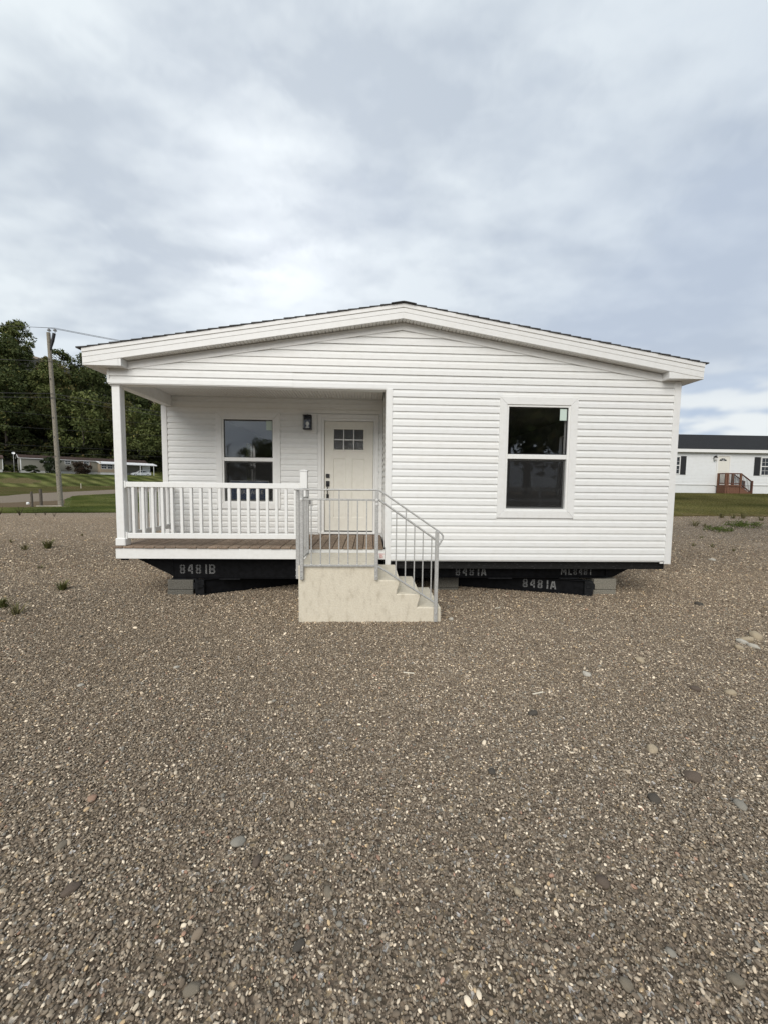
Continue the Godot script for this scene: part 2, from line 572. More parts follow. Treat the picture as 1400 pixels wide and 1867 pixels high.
func hill_lawn_tint(x: float, z: float) -> Color:
	var c := lawn_tint(x, z)
	var s := 0.70 * x - 0.714 * z
	var v := -0.65 * x - 0.76 * z
	var q := s + v * 0.25                       # mowing rows running down the slope
	c *= 0.92 + 0.34 * sin(q * TAU / 2.5)
	if Vector2(x + 54.6, z + 61.0).length() < 2.6 + soft_noise.get_noise_2d(x * 30.0, z * 30.0) * 1.5:
		c = Color(0.20, 0.165, 0.10)
	return c


func bank_tint(x: float, z: float) -> Color:
	var c := lawn_tint(x + 100.0, z)
	var s := soft_noise.get_noise_2d(x * 3.0, z * 26.0)
	var g := Color(c.r * 1.05, c.g * 0.95, c.b * 0.9).lerp(Color(0.115, 0.098, 0.042), clampf(0.25 + s * 1.1, 0.0, 0.8)) * (0.85 + 0.7 * s)
	return g.lerp(Color(0.24, 0.195, 0.115), ss(-12.75, -12.2, z + soft_noise.get_noise_2d(x * 40.0, z * 40.0) * 0.9))       # strip of dry grass at its foot


func dry_tint(x: float, z: float) -> Color:
	var a := soft_noise.get_noise_2d(x * 9.0, z * 9.0)
	return Color(0.17, 0.135, 0.075).lerp(Color(0.11, 0.115, 0.045), clampf(0.45 + a, 0.0, 1.0))


func white_tint(_x: float, _z: float) -> Color:
	return Color(1, 1, 1)


func make_ground() -> void:
	var xs := steps_of(-800, 800, -140, 60, 2.0)
	var zs := steps_of(-800, 800, -160, 30, 2.0)
	var pts := PackedVector3Array()
	var cols := PackedColorArray()
	for x in xs:
		for z in zs:
			pts.append(on_land(x, z, -0.004))
			cols.append(gravel_tint(x, z) * 0.5)
	var idx := PackedInt32Array()
	var row := zs.size()
	for i in xs.size() - 1:
		for j in row - 1:
			var k := i * row + j
			idx.append_array(PackedInt32Array([k, k + 1, k + row, k + 1, k + row + 1, k + row]))
	setting(grid_mesh("ground", pts, cols, idx, M.gravel))

	var near := PackedVector2Array([Vector2(-34, -9.6), Vector2(-24, -12.6), Vector2(-15.6, -15.1), Vector2(-14.5, -15.5), Vector2(-13.3, -15.75), Vector2(-11.7, -16.0), Vector2(-10.5, -16.3), Vector2(-8.4, -16.8), Vector2(0, -19.0)])
	var mid := PackedVector2Array([Vector2(-40, -13.2), Vector2(-28, -16.2), Vector2(-18.8, -18.6), Vector2(-17.6, -18.95), Vector2(-16.6, -19.6), Vector2(-16.0, -20.4), Vector2(-15.2, -20.8), Vector2(-12.5, -21.5), Vector2(-4, -24)])
	setting(strip("lawn", near, mid, 120, 12, 0.035, M.lawn, lawn_tint, 0.25))
	var mid_b := PackedVector2Array([Vector2(-17.0, -20.9), Vector2(-16.0, -20.4), Vector2(-15.2, -20.8), Vector2(-12.5, -21.5), Vector2(-4, -24)])
	var bend := PackedVector2Array([Vector2(-18.6, -23.4), Vector2(-22.3, -28.1), Vector2(-25.9, -33.8), Vector2(-26.9, -38.5), Vector2(-27.4, -46.0), Vector2(-25.8, -60.0)])
	setting(strip("lawn", mid_b, bend, 70, 30, 0.03, M.lawn, lawn_tint, 0.3))
	var soil_far := PackedVector2Array([Vector2(-46, -12), Vector2(-34, -18.5), Vector2(-22.7, -22.8), Vector2(-22.2, -24.9), Vector2(-21.6, -26.5), Vector2(-22.0, -27.8)])
	var soil_near := PackedVector2Array([Vector2(-40, -13.2), Vector2(-28, -16.2), Vector2(-18.8, -18.6), Vector2(-17.6, -18.95), Vector2(-16.6, -19.6), Vector2(-17.2, -21.6)])
	setting(strip("soil_patch", soil_near, soil_far, 60, 10, 0.022, M.soil, white_tint, 0.3))
	var road_near := PackedVector2Array([Vector2(-46, -12), Vector2(-34, -18.5), Vector2(-22.7, -22.8), Vector2(-22.2, -24.9), Vector2(-21.6, -26.5), Vector2(-22.5, -28.4), Vector2(-26.1, -34.1), Vector2(-26.9, -38.5), Vector2(-27.4, -46.0), Vector2(-25.8, -62.0)])
	var road_far := PackedVector2Array([Vector2(-56, -18), Vector2(-42, -26), Vector2(-30.8, -31.5), Vector2(-31.8, -34.0), Vector2(-33.2, -36.5), Vector2(-33.8, -40.0), Vector2(-34.4, -44.0), Vector2(-35.1, -48.0), Vector2(-36.6, -57.0), Vector2(-35.0, -70.0)])
	setting(strip("road", road_near, road_far, 90, 10, 0.03, M.road, white_tint, 0.5))
	var foot := PackedVector2Array([Vector2(-80, -33), Vector2(-62, -45), Vector2(-52.1, -54.6), Vector2(-49.6, -57.4), Vector2(-47.0, -60.5), Vector2(-42.3, -66.0), Vector2(-36.9, -72.1), Vector2(-25, -84)])
	var verge := PackedVector2Array([Vector2(-56, -18), Vector2(-42, -26), Vector2(-30.8, -31.5), Vector2(-31.8, -34.0), Vector2(-33.6, -38.5), Vector2(-35.1, -48.0), Vector2(-36.6, -57.0), Vector2(-35.0, -70.0), Vector2(-25, -84)])
	setting(strip("dry_verge", verge, foot, 90, 16, 0.035, M.lawn, dry_tint, 0.5))
	var top := PackedVector2Array([Vector2(-130, -35), Vector2(-104, -57), Vector2(-88, -71), Vector2(-72, -85), Vector2(-58, -99), Vector2(-40, -112), Vector2(-20, -118)])
	setting(strip("hillside_lawn", foot, top, 260, 46, 0.05, M.lawn, hill_lawn_tint, 0.3))
	var hill_far := PackedVector2Array([Vector2(-260, -120), Vector2(-220, -170), Vector2(-180, -200), Vector2(-150, -230), Vector2(-110, -240), Vector2(-60, -250), Vector2(-20, -250)])
	setting(strip("forest_floor", top, hill_far, 60, 40, 0.08, M.forest, white_tint))
	var bank_near := PackedVector2Array([Vector2(9, -15.5), Vector2(14, -12.9), Vector2(17.7, -12.0), Vector2(18.8, -11.95), Vector2(20.2, -12.0), Vector2(22.6, -11.9), Vector2(40, -11.0)])
	var bank_far := PackedVector2Array([Vector2(9, -60), Vector2(20, -60), Vector2(28, -60), Vector2(34, -60), Vector2(40, -60), Vector2(50, -60), Vector2(90, -60)])
	setting(strip("bank_lawn", bank_near, bank_far, 160, 110, 0.04, M.lawn, bank_tint, 0.35))
	make_grass()
	make_gravel()


func blade_tuft(blades: int, hgt: float, spread: float, salt: int, base: Color, tip: Color) -> Geo:
	var r := RandomNumberGenerator.new()
	r.seed = salt
	var g := Geo.new()
	for k in blades:
		var a := r.randf() * TAU
		var d := Vector3(cos(a), 0, sin(a))
		var o := d * r.randf() * spread * 0.35
		var hh := hgt * r.randf_range(0.55, 1.0)
		var lean := spread * r.randf_range(0.2, 1.0)
		var w := Vector3(-d.z, 0, d.x) * hgt * r.randf_range(0.03, 0.055)
		var midp := o + d * lean * 0.35 + Vector3.UP * hh * 0.65
		var end := o + d * lean + Vector3.UP * hh
		g.quad(o - w, o + w, midp + w * 0.7, midp - w * 0.7, d + Vector3.UP * 0.3)
		g.tri(midp - w * 0.7, midp + w * 0.7, end, d + Vector3.UP * 0.3)
		g.paint(base.lerp(tip, r.randf()))
	return g


func scatter(called: String, m: Mesh, material: Material, places: Array, parent: Node) -> void:
	var mm := MultiMesh.new()
	mm.transform_format = MultiMesh.TRANSFORM_3D
	mm.use_colors = true
	mm.mesh = m
	mm.instance_count = places.size()
	for k in places.size():
		mm.set_instance_transform(k, places[k][0])
		mm.set_instance_color(k, places[k][1])
	var o := MultiMeshInstance3D.new()
	o.name = numbered(called, parent)
	o.multimesh = mm
	o.material_override = material
	parent.add_child(o, true)
	stuff(o)


func make_grass() -> void:
	var g := blade_tuft(9, 0.075, 0.07, 7, Color(0.75, 0.8, 0.6), Color(1.15, 1.1, 0.8))
	var m := g.mesh()
	var places := []
	rng.seed = 21
	var near := PackedVector2Array([Vector2(-22, -13.2), Vector2(-15.6, -15.1), Vector2(-13.3, -15.75), Vector2(-10.5, -16.3), Vector2(-8.4, -16.8)])
	var far := PackedVector2Array([Vector2(-24, -17.4), Vector2(-18.8, -18.6), Vector2(-16.6, -19.6), Vector2(-15.2, -20.8), Vector2(-12.5, -21.5)])
	for k in 9000:
		var t := rng.randf()
		var p := sample(near, t).lerp(sample(far, t), pow(rng.randf(), 1.6)) + Vector2(rng.randfn(0, 0.05), rng.randfn(0, 0.08))
		var s := rng.randf_range(0.6, 1.3)
		places.append([Transform3D(Basis(Vector3.UP, rng.randf() * TAU).scaled(Vector3(s, s * rng.randf_range(0.6, 1.2), s)), on_land(p.x, p.y, 0.005)), lawn_tint(p.x, p.y) * rng.randf_range(0.8, 1.15)])
	near = PackedVector2Array([Vector2(-16.0, -20.4), Vector2(-15.2, -20.8), Vector2(-12.5, -21.5)])
	far = PackedVector2Array([Vector2(-25.9, -33.8), Vector2(-26.9, -38.5), Vector2(-25, -42.0)])
	for k in 9000:
		var t := rng.randf()
		var p := sample(near, t).lerp(sample(far, t), pow(rng.randf(), 1.4))
		var s := rng.randf_range(0.8, 1.6)
		places.append([Transform3D(Basis(Vector3.UP, rng.randf() * TAU).scaled(Vector3(s, s * 0.8, s)), on_land(p.x, p.y, 0.01)), lawn_tint(p.x, p.y) * rng.randf_range(0.8, 1.15)])
	var grass := node("grass")
	grass.set_meta("label", "mown green grass covering the lawns beyond the gravel lot")
	grass.set_meta("category", "grass")
	stuff(grass)
	scatter("grass_blades", m, M.blade, places, grass)
	places = []
	near = PackedVector2Array([Vector2(14, -12.9), Vector2(17.7, -12.0), Vector2(20.2, -12.0), Vector2(24, -11.85)])
	far = PackedVector2Array([Vector2(22, -22), Vector2(27, -22), Vector2(31, -22), Vector2(38, -22)])
	for k in 16000:
		var t := rng.randf()
		var p := sample(near, t).lerp(sample(far, t), pow(rng.randf(), 1.3)) + Vector2(rng.randfn(0, 0.06), rng.randfn(0, 0.1))
		var s := rng.randf_range(0.6, 1.2)
		places.append([Transform3D(Basis(Vector3.UP, rng.randf() * TAU).scaled(Vector3(s, s * 0.8, s)), on_land(p.x, p.y, 0.005)), bank_tint(p.x, p.y) * rng.randf_range(0.8, 1.15)])
	scatter("grass_blades", m, M.blade, places, grass)


func stone_mesh(salt: int, levels := 0, rough := 0.22) -> Geo:
	var r := RandomNumberGenerator.new()
	r.seed = salt
	var t := (1.0 + sqrt(5.0)) / 2.0
	var p := [Vector3(-1, t, 0), Vector3(1, t, 0), Vector3(-1, -t, 0), Vector3(1, -t, 0), Vector3(0, -1, t), Vector3(0, 1, t), Vector3(0, -1, -t), Vector3(0, 1, -t), Vector3(t, 0, -1), Vector3(t, 0, 1), Vector3(-t, 0, -1), Vector3(-t, 0, 1)]
	for k in p.size():
		p[k] = p[k].normalized()
	var f := [[0, 11, 5], [0, 5, 1], [0, 1, 7], [0, 7, 10], [0, 10, 11], [1, 5, 9], [5, 11, 4], [11, 10, 2], [10, 7, 6], [7, 1, 8], [3, 9, 4], [3, 4, 2], [3, 2, 6], [3, 6, 8], [3, 8, 9], [4, 9, 5], [2, 4, 11], [6, 2, 10], [8, 6, 7], [9, 8, 1]]
	for l in levels:
		var seen := {}
		var nf := []
		for q in f:
			var mids := []
			for e in [[q[0], q[1]], [q[1], q[2]], [q[2], q[0]]]:
				var key := Vector2i(mini(e[0], e[1]), maxi(e[0], e[1]))
				if not seen.has(key):
					seen[key] = p.size()
					p.append(((p[e[0]] + p[e[1]]) / 2.0).normalized())
				mids.append(seen[key])
			nf.append_array([[q[0], mids[0], mids[2]], [q[1], mids[1], mids[0]], [q[2], mids[2], mids[1]], mids])
		f = nf
	var fn := FastNoiseLite.new()
	fn.seed = salt
	fn.frequency = 0.8
	var cuts := []
	for k in 7:
		cuts.append([Vector3(r.randfn(), r.randfn(), r.randfn()).normalized(), r.randf_range(0.66, 0.92)])
	for k in p.size():
		var d: Vector3 = p[k]
		var len := 1.0 + rough * fn.get_noise_3dv(d * 2.0)
		for cut in cuts:
			var a: float = d.dot(cut[0]) * len
			if a > cut[1]:
				len *= lerpf(1.0, cut[1] / a, 0.8)
		p[k] = d * len
	var nr := []
	for k in p.size():
		nr.append(Vector3.ZERO)
	for q in f:
		var fnm: Vector3 = (p[q[1]] - p[q[0]]).cross(p[q[2]] - p[q[0]])
		if fnm.dot(p[q[0]]) < 0.0:
			fnm = -fnm
		for k in 3:
			nr[q[k]] += fnm
	var g := Geo.new()
	for q in f:
		g.stri(p[q[0]], p[q[1]], p[q[2]], nr[q[0]].normalized(), nr[q[1]].normalized(), nr[q[2]].normalized())
	return g


func pebble_color() -> Color:
	var t := rng.randf()
	var k := rng.randf_range(0.75, 1.3)
	if t < 0.06:
		return Color(0.52, 0.47, 0.385) * rng.randf_range(0.65, 1.2)
	if t < 0.11:
		return Color(0.36, 0.315, 0.25) * k
	if t < 0.125:
		return Color(0.36, 0.285, 0.185) * k
	if t < 0.132:
		return Color(0.25, 0.165, 0.125) * k
	if t < 0.20:
		return Color(0.150, 0.148, 0.134) * k
	if t < 0.45:
		return Color(0.208, 0.182, 0.146) * k
	return Color(0.132, 0.112, 0.089) * k


func make_gravel() -> void:
	rng.seed = 5
	var lots := [[], [], []]
	var z := 4.75
	while z > -13.0:
		var depth := 5.52 - z
		var dens := 14500.0 if depth < 3.2 else 11000.0 if depth < 4.6 else 6800.0 if depth < 7.2 else 2300.0 * exp(-(depth - 7.2) / 3.2)
		var grow := 0.68 if depth < 3.2 else 0.76 if depth < 4.6 else 0.93 if depth < 7.2 else 1.3
		var half := maxf(2.5, 1.03 * depth + 1.2)
		var count := int(dens * half * 2.0 * 0.1)
		for k in count:
			var x := 3.55 + rng.randf_range(-half, half)
			var zz := z - rng.randf() * 0.1
			if zz < 0.98 and zz > 0.0 and x > 2.74 and x < 4.48:
				continue
			if zz < -2.0 and x > -0.1 and x < 8.2:
				continue
			var s := 0.0062 * exp(rng.randfn(0.0, 0.32)) * grow
			if rng.randf() < 0.006:
				s *= 1.9
			s = minf(s, 0.019)
			var b := Basis.from_euler(Vector3(rng.randfn(0, 0.35), rng.randf() * TAU, rng.randfn(0, 0.35))) * Basis.from_scale(Vector3(s * rng.randf_range(1.0, 1.7), s * rng.randf_range(0.5, 0.8), s * rng.randf_range(0.75, 1.1)))
			var tint := gravel_tint(x, zz)
			var c := pebble_color()
			lots[rng.randi() % 3].append([Transform3D(b, on_land(x, zz, s * rng.randf_range(0.0, 1.0))), Color(c.r * tint.r, c.g * tint.g, c.b * tint.b)])
		z -= 0.1
	for k in 1500:      # gravel thrown up against the foot of the steps
		var s := 0.0048 * exp(rng.randfn(0.0, 0.32))
		var off := absf(rng.randfn(0.0, 0.022))
		var t := rng.randf()
		var p := Vector3(lerpf(2.74, 4.49, t), 0, 0.968 + off) if k % 4 else (Vector3(2.751 - off, 0, t * 0.97) if k % 8 else Vector3(4.480 + off, 0, t * 0.97))
		var b := Basis.from_euler(Vector3(rng.randfn(0, 0.4), rng.randf() * TAU, rng.randfn(0, 0.4))) * Basis.from_scale(Vector3(s * 1.3, s * 0.7, s))
		var c := pebble_color() * 1.5
		lots[k % 3].append([Transform3D(b, p + Vector3.UP * maxf(0.003, (0.018 - off * 0.4) * rng.randf())), Color(c.r * 1.1, c.g, c.b * 0.9)])
	var gv := node("gravel")
	gv.set_meta("label", "small brown and grey river gravel covering the lot")
	gv.set_meta("category", "gravel")
	stuff(gv)
	for k in 3:
		scatter("pebbles", stone_mesh(40 + k).mesh(), M.pebble, lots[k], gv)


# ------------------------------------------------------------------ sky and light
func make_sky() -> void:
	var w := 1536
	var hh := 768
	var img := Image.create(w, hh, false, Image.FORMAT_RGBF)
	var a := FastNoiseLite.new()
	a.seed = 11
	a.frequency = 0.8
	a.fractal_octaves = 5
	a.noise_type = FastNoiseLite.TYPE_SIMPLEX_SMOOTH
	a.domain_warp_enabled = true
	a.domain_warp_amplitude = 0.45
	a.domain_warp_frequency = 0.9
	var b := FastNoiseLite.new()
	b.seed = 29
	b.frequency = 3.2
	b.fractal_octaves = 5
	var glow := Vector3(-0.20, 0.535, -0.82).normalized()      # where the sun stands behind the thin cloud
	for j in hh:
		var el := PI * (0.5 - (j + 0.5) / hh)
		for i in w:
			var az := wrapf((i + 0.5) / w * TAU, -PI, PI)      # the panorama begins straight ahead, at -z
			var ce := cos(el)
			var d := Vector3(sin(az) * ce, sin(el), -cos(az) * ce)
			if d.y < -0.02:
				img.set_pixel(i, j, Color(0.16, 0.15, 0.13))
				continue
			var y := maxf(d.y, 0.0)
			var q := 1.0 / (y + 0.16)
			var px := d.x * q
			var pz := d.z * q
			var n1 := a.get_noise_2d(px * 0.9, pz * 1.25)
			var n2 := b.get_noise_2d(px * 0.55 + 7.0, pz * 1.05)
			var n4 := b.get_noise_2d(px * 1.5 - 31.0, pz * 2.6 + 5.0)
			var n3 := a.get_noise_2d(px * 0.33 + 40.0, pz * 0.33 - 11.0)
			var t := clampf(0.50 + 1.05 * n1 + 0.55 * n2 + 0.42 * n4, 0.0, 1.0)
			var c := Color(0.41, 0.465, 0.53).lerp(Color(0.635, 0.69, 0.725), t)
			var blue := clampf(0.42 + 1.1 * n3 + 0.45 * d.x + 0.15 * y, 0.0, 1.0)      # thinner, bluer cloud towards the right
			c = c.lerp(Color(0.40, 0.465, 0.575), blue * 0.65)
			var g := acos(clampf(d.dot(glow), -1.0, 1.0))
			var gg := exp(-g * g / 0.028) * clampf(0.8 + 1.3 * n1, 0.2, 1.4) + 0.35 * exp(-g * g / 0.35)
			c += Color(0.20, 0.19, 0.18) * gg
			# the deck breaks up near the horizon on the far right: blue gaps and white cumulus
			var gap := ss(0.27, 0.14, y) * ss(0.15, 0.5, sin(az - 0.12)) * ss(-0.2, 0.25, cos(az))
			if gap > 0.0:
				var cu := 0.32 * exp(-pow((y - 0.145) / 0.055, 2.0)) - 0.10 * exp(-pow((y - 0.05) / 0.03, 2.0)) + b.get_noise_2d(az * 1.3, d.y * 5.5) + 0.35 * a.get_noise_2d(az * 7.0, d.y * 26.0)
				var open := Color(0.40, 0.48, 0.60).lerp(Color(0.52, 0.62, 0.73), ss(0.12, 0.0, y))
				open = open.lerp(Color(0.70, 0.735, 0.745), ss(-0.22, 0.30, cu))
				c = c.lerp(open, gap * 0.9)
			img.set_pixel(i, j, c)
	var pano := PanoramaSkyMaterial.new()
	pano.panorama = ImageTexture.create_from_image(img)
	pano.energy_multiplier = 1.0
	var sky := Sky.new()
	sky.sky_material = pano
	var env := Environment.new()
	env.background_mode = Environment.BG_SKY
	env.sky = sky
	env.background_energy_multiplier = 0.72
	env.tonemap_mode = Environment.TONE_MAPPER_LINEAR
	env.tonemap_exposure = 1.72
	env.sdfgi_enabled = true
	env.ssao_enabled = true
	env.ssil_enabled = true
	var we := WorldEnvironment.new()
	we.name = "world_environment"
	we.environment = env
	add_child(we)


func make_camera() -> void:
	var cam := Camera3D.new()
	cam.name = "camera"
	cam.position = CAM
	cam.basis = Basis.from_euler(Vector3(-0.0685, -0.0396, 0.0115))
	cam.fov = 106.43
	cam.near = 0.05
	cam.far = 3000.0
	add_child(cam)
	cam.current = true


func make_sun() -> void:
	var sun := DirectionalLight3D.new()
	sun.name = "sun"
	var to_sun := Vector3(-0.22, 0.58, 0.78).normalized()
	sun.basis = Basis.looking_at(-to_sun, Vector3.UP)
	sun.light_energy = 0.5
	sun.light_color = Color(1.0, 0.975, 0.94)
	sun.light_angular_distance = 44.0
	sun.shadow_enabled = true
	add_child(sun)


# ------------------------------------------------------------------ the white home
const PROFILE := [Vector2(0.0, 0.0005), Vector2(0.0, 0.0160), Vector2(0.058, 0.0136), Vector2(0.066, 0.0078), Vector2(0.080, 0.0032), Vector2(0.1016, 0.0010)]


func top_line(x: float) -> float:      # underside of the gable trim
	if x < 0.30 or x > 7.78:
		return 3.215
	return 3.835 - 0.166 * absf(x - RX)


func span_at(y: float, x0: float, x1: float) -> Vector2:
	if y <= 3.215:
		return Vector2(x0, x1)
	var hw := maxf(0.0, (3.86 - y) / 0.166)
	return Vector2(maxf(x0, RX - hw), minf(x1, RX + hw))


func course(parent: Node, xf: Transform3D, y: float, x0: float, x1: float, gable: bool, proud := 0.0, crop := 1.0) -> void:
	var g := Geo.new()
	var left := []
	var right := []
	for p in PROFILE:
		var yy: float = y + p.x * crop
		var s := span_at(yy, x0, x1) if gable else Vector2(x0, x1)
		if gable and s.y - s.x < 0.01:
			s = Vector2(RX, RX)
		left.append(xf * Vector3(s.x, yy, p.y + proud))
		right.append(xf * Vector3(s.y, yy, p.y + proud))
	var zdir := xf.basis.z
	for k in left.size() - 1:
		var o := zdir + (Vector3.DOWN * 4.0 if k == 0 else Vector3.UP * 0.2)
		g.quad(left[k], right[k], right[k + 1], left[k + 1], o)
	if g.v.is_empty():
		return
	build("siding_course", g, [M.vinyl, M.vinyl_b, M.vinyl_c, M.vinyl, M.vinyl][rng.randi() % 5], parent)


func side_wall(called: String, parent: Node, xf: Transform3D, y0: float, y1: float, x0: float, x1: float, holes: Array, gable := false, seam_gap := 0.0) -> Node3D:
	var wall := node(called, parent)
	var k := 0
	while y0 + k * CRS < y1 - 0.012:
		var y := y0 + k * CRS
		var crop := minf(1.0, (y1 - y) / CRS)
		var parts := [[x0, x1]]
		for hole in holes:
			if y + CRS * 0.55 > hole.position.y and y + CRS * 0.45 < hole.end.y:
				var next := []
				for p in parts:
					if hole.position.x > p[0] and hole.end.x < p[1]:
						next.append([p[0], hole.position.x])
						next.append([hole.end.x, p[1]])
					elif hole.position.x <= p[0] and hole.end.x < p[1] and hole.end.x > p[0]:
						next.append([hole.end.x, p[1]])
					elif hole.end.x >= p[1] and hole.position.x > p[0] and hole.position.x < p[1]:
						next.append([p[0], hole.position.x])
					elif hole.position.x <= p[0] and hole.end.x >= p[1]:
						pass
					else:
						next.append(p)
				parts = next
		for p in parts:
			var cut: float = lerpf(p[0], p[1], fmod(0.31 + 0.37 * int(k / 2), 1.0))
			if seam_gap > 0.0 and p[1] - p[0] > seam_gap and cut - p[0] > 0.5 and p[1] - cut > 0.5:
				course(wall, xf, y, p[0], cut + 0.02, gable, 0.0030, crop)
				course(wall, xf, y, cut, p[1], gable, 0.0, crop)
			else:
				course(wall, xf, y, p[0], p[1], gable, 0.0, crop)
		k += 1
	return wall


func wall_core(g: Geo, xf: Transform3D, x0: float, x1: float, y0: float, y1: float, thick: float, hole: Rect2) -> void:
	if hole.size.x <= 0.0:
		g.box(Vector3(x0, y0, -thick), Vector3(x1, y1, 0), 0.0, xf)
		return
	g.box(Vector3(x0, y0, -thick), Vector3(hole.position.x, y1, 0), 0.0, xf)
	g.box(Vector3(hole.end.x, y0, -thick), Vector3(x1, y1, 0), 0.0, xf)
	g.box(Vector3(hole.position.x, y0, -thick), Vector3(hole.end.x, hole.position.y, 0), 0.0, xf)
	g.box(Vector3(hole.position.x, hole.end.y, -thick), Vector3(hole.end.x, y1, 0), 0.0, xf)


func ring(g: Geo, x0: float, x1: float, y0: float, y1: float, wd: float, z0: float, z1: float, bevel := 0.002) -> void:
	g.box(Vector3(x0, y0, z0), Vector3(x0 + wd, y1, z1), bevel)
	g.box(Vector3(x1 - wd, y0, z0), Vector3(x1, y1, z1), bevel)
	g.box(Vector3(x0 + wd, y0, z0 + 0.001), Vector3(x1 - wd, y0 + wd, z1 - 0.001), bevel)
	g.box(Vector3(x0 + wd, y1 - wd, z0 + 0.001), Vector3(x1 - wd, y1, z1 - 0.001), bevel)


func make_window(house: Node, called: String, xf: Transform3D, x0: float, x1: float, y0: float, y1: float, sticker: bool) -> void:
	var wn := node(called, house)
	wn.transform = xf
	var t := 0.105
	var gap := 0.0012
	var polys := [
		[Vector2(x0 + gap, y1), Vector2(x1 - gap, y1), Vector2(x1 - t - gap, y1 - t), Vector2(x0 + t + gap, y1 - t)],
		[Vector2(x0 + gap, y0), Vector2(x1 - gap, y0), Vector2(x1 - t - gap, y0 + t), Vector2(x0 + t + gap, y0 + t)],
		[Vector2(x0, y0 + gap), Vector2(x0 + t, y0 + t + gap), Vector2(x0 + t, y1 - t - gap), Vector2(x0, y1 - gap)],
		[Vector2(x1, y0 + gap), Vector2(x1 - t, y0 + t + gap), Vector2(x1 - t, y1 - t - gap), Vector2(x1, y1 - gap)]]
	for p in polys:
		var g := Geo.new()
		g.prism(PackedVector2Array(p), 0.0, 0.024, 0.003)
		build("casing", g, M.trim, wn)
	var a := x0 + t
	var b := x1 - t
	var c := y0 + t
	var d := y1 - t
	var g := Geo.new()
	ring(g, a, b, c, d, 0.030, -0.10, 0.012)
	build("frame", g, M.rail_white, wn)
	var mid := lerpf(c, d, 0.515)
	bx("meeting_rail", Vector3(a + 0.030, mid - 0.033, -0.035), Vector3(b - 0.030, mid + 0.033, 0.006), M.rail_white, wn, 0.004)
	g = Geo.new()
	ring(g, a + 0.030, b - 0.030, mid + 0.033, d - 0.030, 0.010, -0.03, -0.004)
	build("gasket", g, M.gasket, wn)
	g = Geo.new()
	ring(g, a + 0.032, b - 0.032, c + 0.032, mid - 0.035, 0.022, -0.06, -0.028)
	build("lower_sash", g, M.grey_frame, wn)
	g = Geo.new()
	ring(g, a + 0.054, b - 0.054, c + 0.054, mid - 0.057, 0.008, -0.055, -0.034)
	build("gasket", g, M.gasket, wn)
	for k in 2:
		bx("pane", Vector3(a + 0.034, mid + 0.035, -0.016 - k * 0.012), Vector3(b - 0.034, d - 0.034, -0.013 - k * 0.012), M.glass, wn, 0.0)
	for k in 2:
		bx("pane", Vector3(a + 0.056, c + 0.056, -0.046 - k * 0.012), Vector3(b - 0.056, mid - 0.06, -0.043 - k * 0.012), M.glass, wn, 0.0)
	bx("insect_screen", Vector3(a + 0.034, c + 0.034, -0.0245), Vector3(b - 0.034, mid - 0.036, -0.0240), M.screen, wn, 0.0)
	if sticker:
		bx("sticker", Vector3(b - 0.045 - 0.10, d - 0.045 - 0.165, -0.0124), Vector3(b - 0.045, d - 0.045, -0.0118), M.sticker, wn, 0.0)


func soffit_panel(called: String, parent: Node, x0: float, x1: float, z0: float, z1: float, yf: Callable) -> void:
	var g := Geo.new()      # ribbed vinyl panels, ribs along z
	var x := x0
	var pitch := 0.10
	while x < x1 - 0.001:
		var e := minf(x + pitch, x1)
		var w := e - x
		var xs := [x, x + w * 0.08, x + w * 0.46, x + w * 0.52, x + w * 0.58, x + w * 0.94, e]
		var dy := [0.014, 0.0, 0.0, 0.010, 0.0, 0.0, 0.014]
		for k in 6:
			var ya: float = yf.call(xs[k]) + dy[k]
			var yb: float = yf.call(xs[k + 1]) + dy[k + 1]
			g.quad(Vector3(xs[k], ya, z0), Vector3(xs[k + 1], yb, z0), Vector3(xs[k + 1], yb, z1), Vector3(xs[k], ya, z1), Vector3.DOWN)
		x = e
	stuff(build(called, g, M.soffit, parent))


func fascia_low(x: float) -> float:
	return 3.934 - 0.1635 * absf(x - RX)


func slope_board(called: String, parent: Node, x0: float, x1: float, lo: float, hi: float, z0: float, z1: float, material: Material, slope := 0.1635, base := 3.934) -> void:
	var g := Geo.new()
	var y0 := base - slope * absf(x0 - RX)
	var y1 := base - slope * absf(x1 - RX)
	g.prism(PackedVector2Array([Vector2(x0, y0 + lo), Vector2(x1, y1 + lo), Vector2(x1, y1 + hi), Vector2(x0, y0 + hi)]), z0, z1, 0.002)
	build(called, g, material, parent)


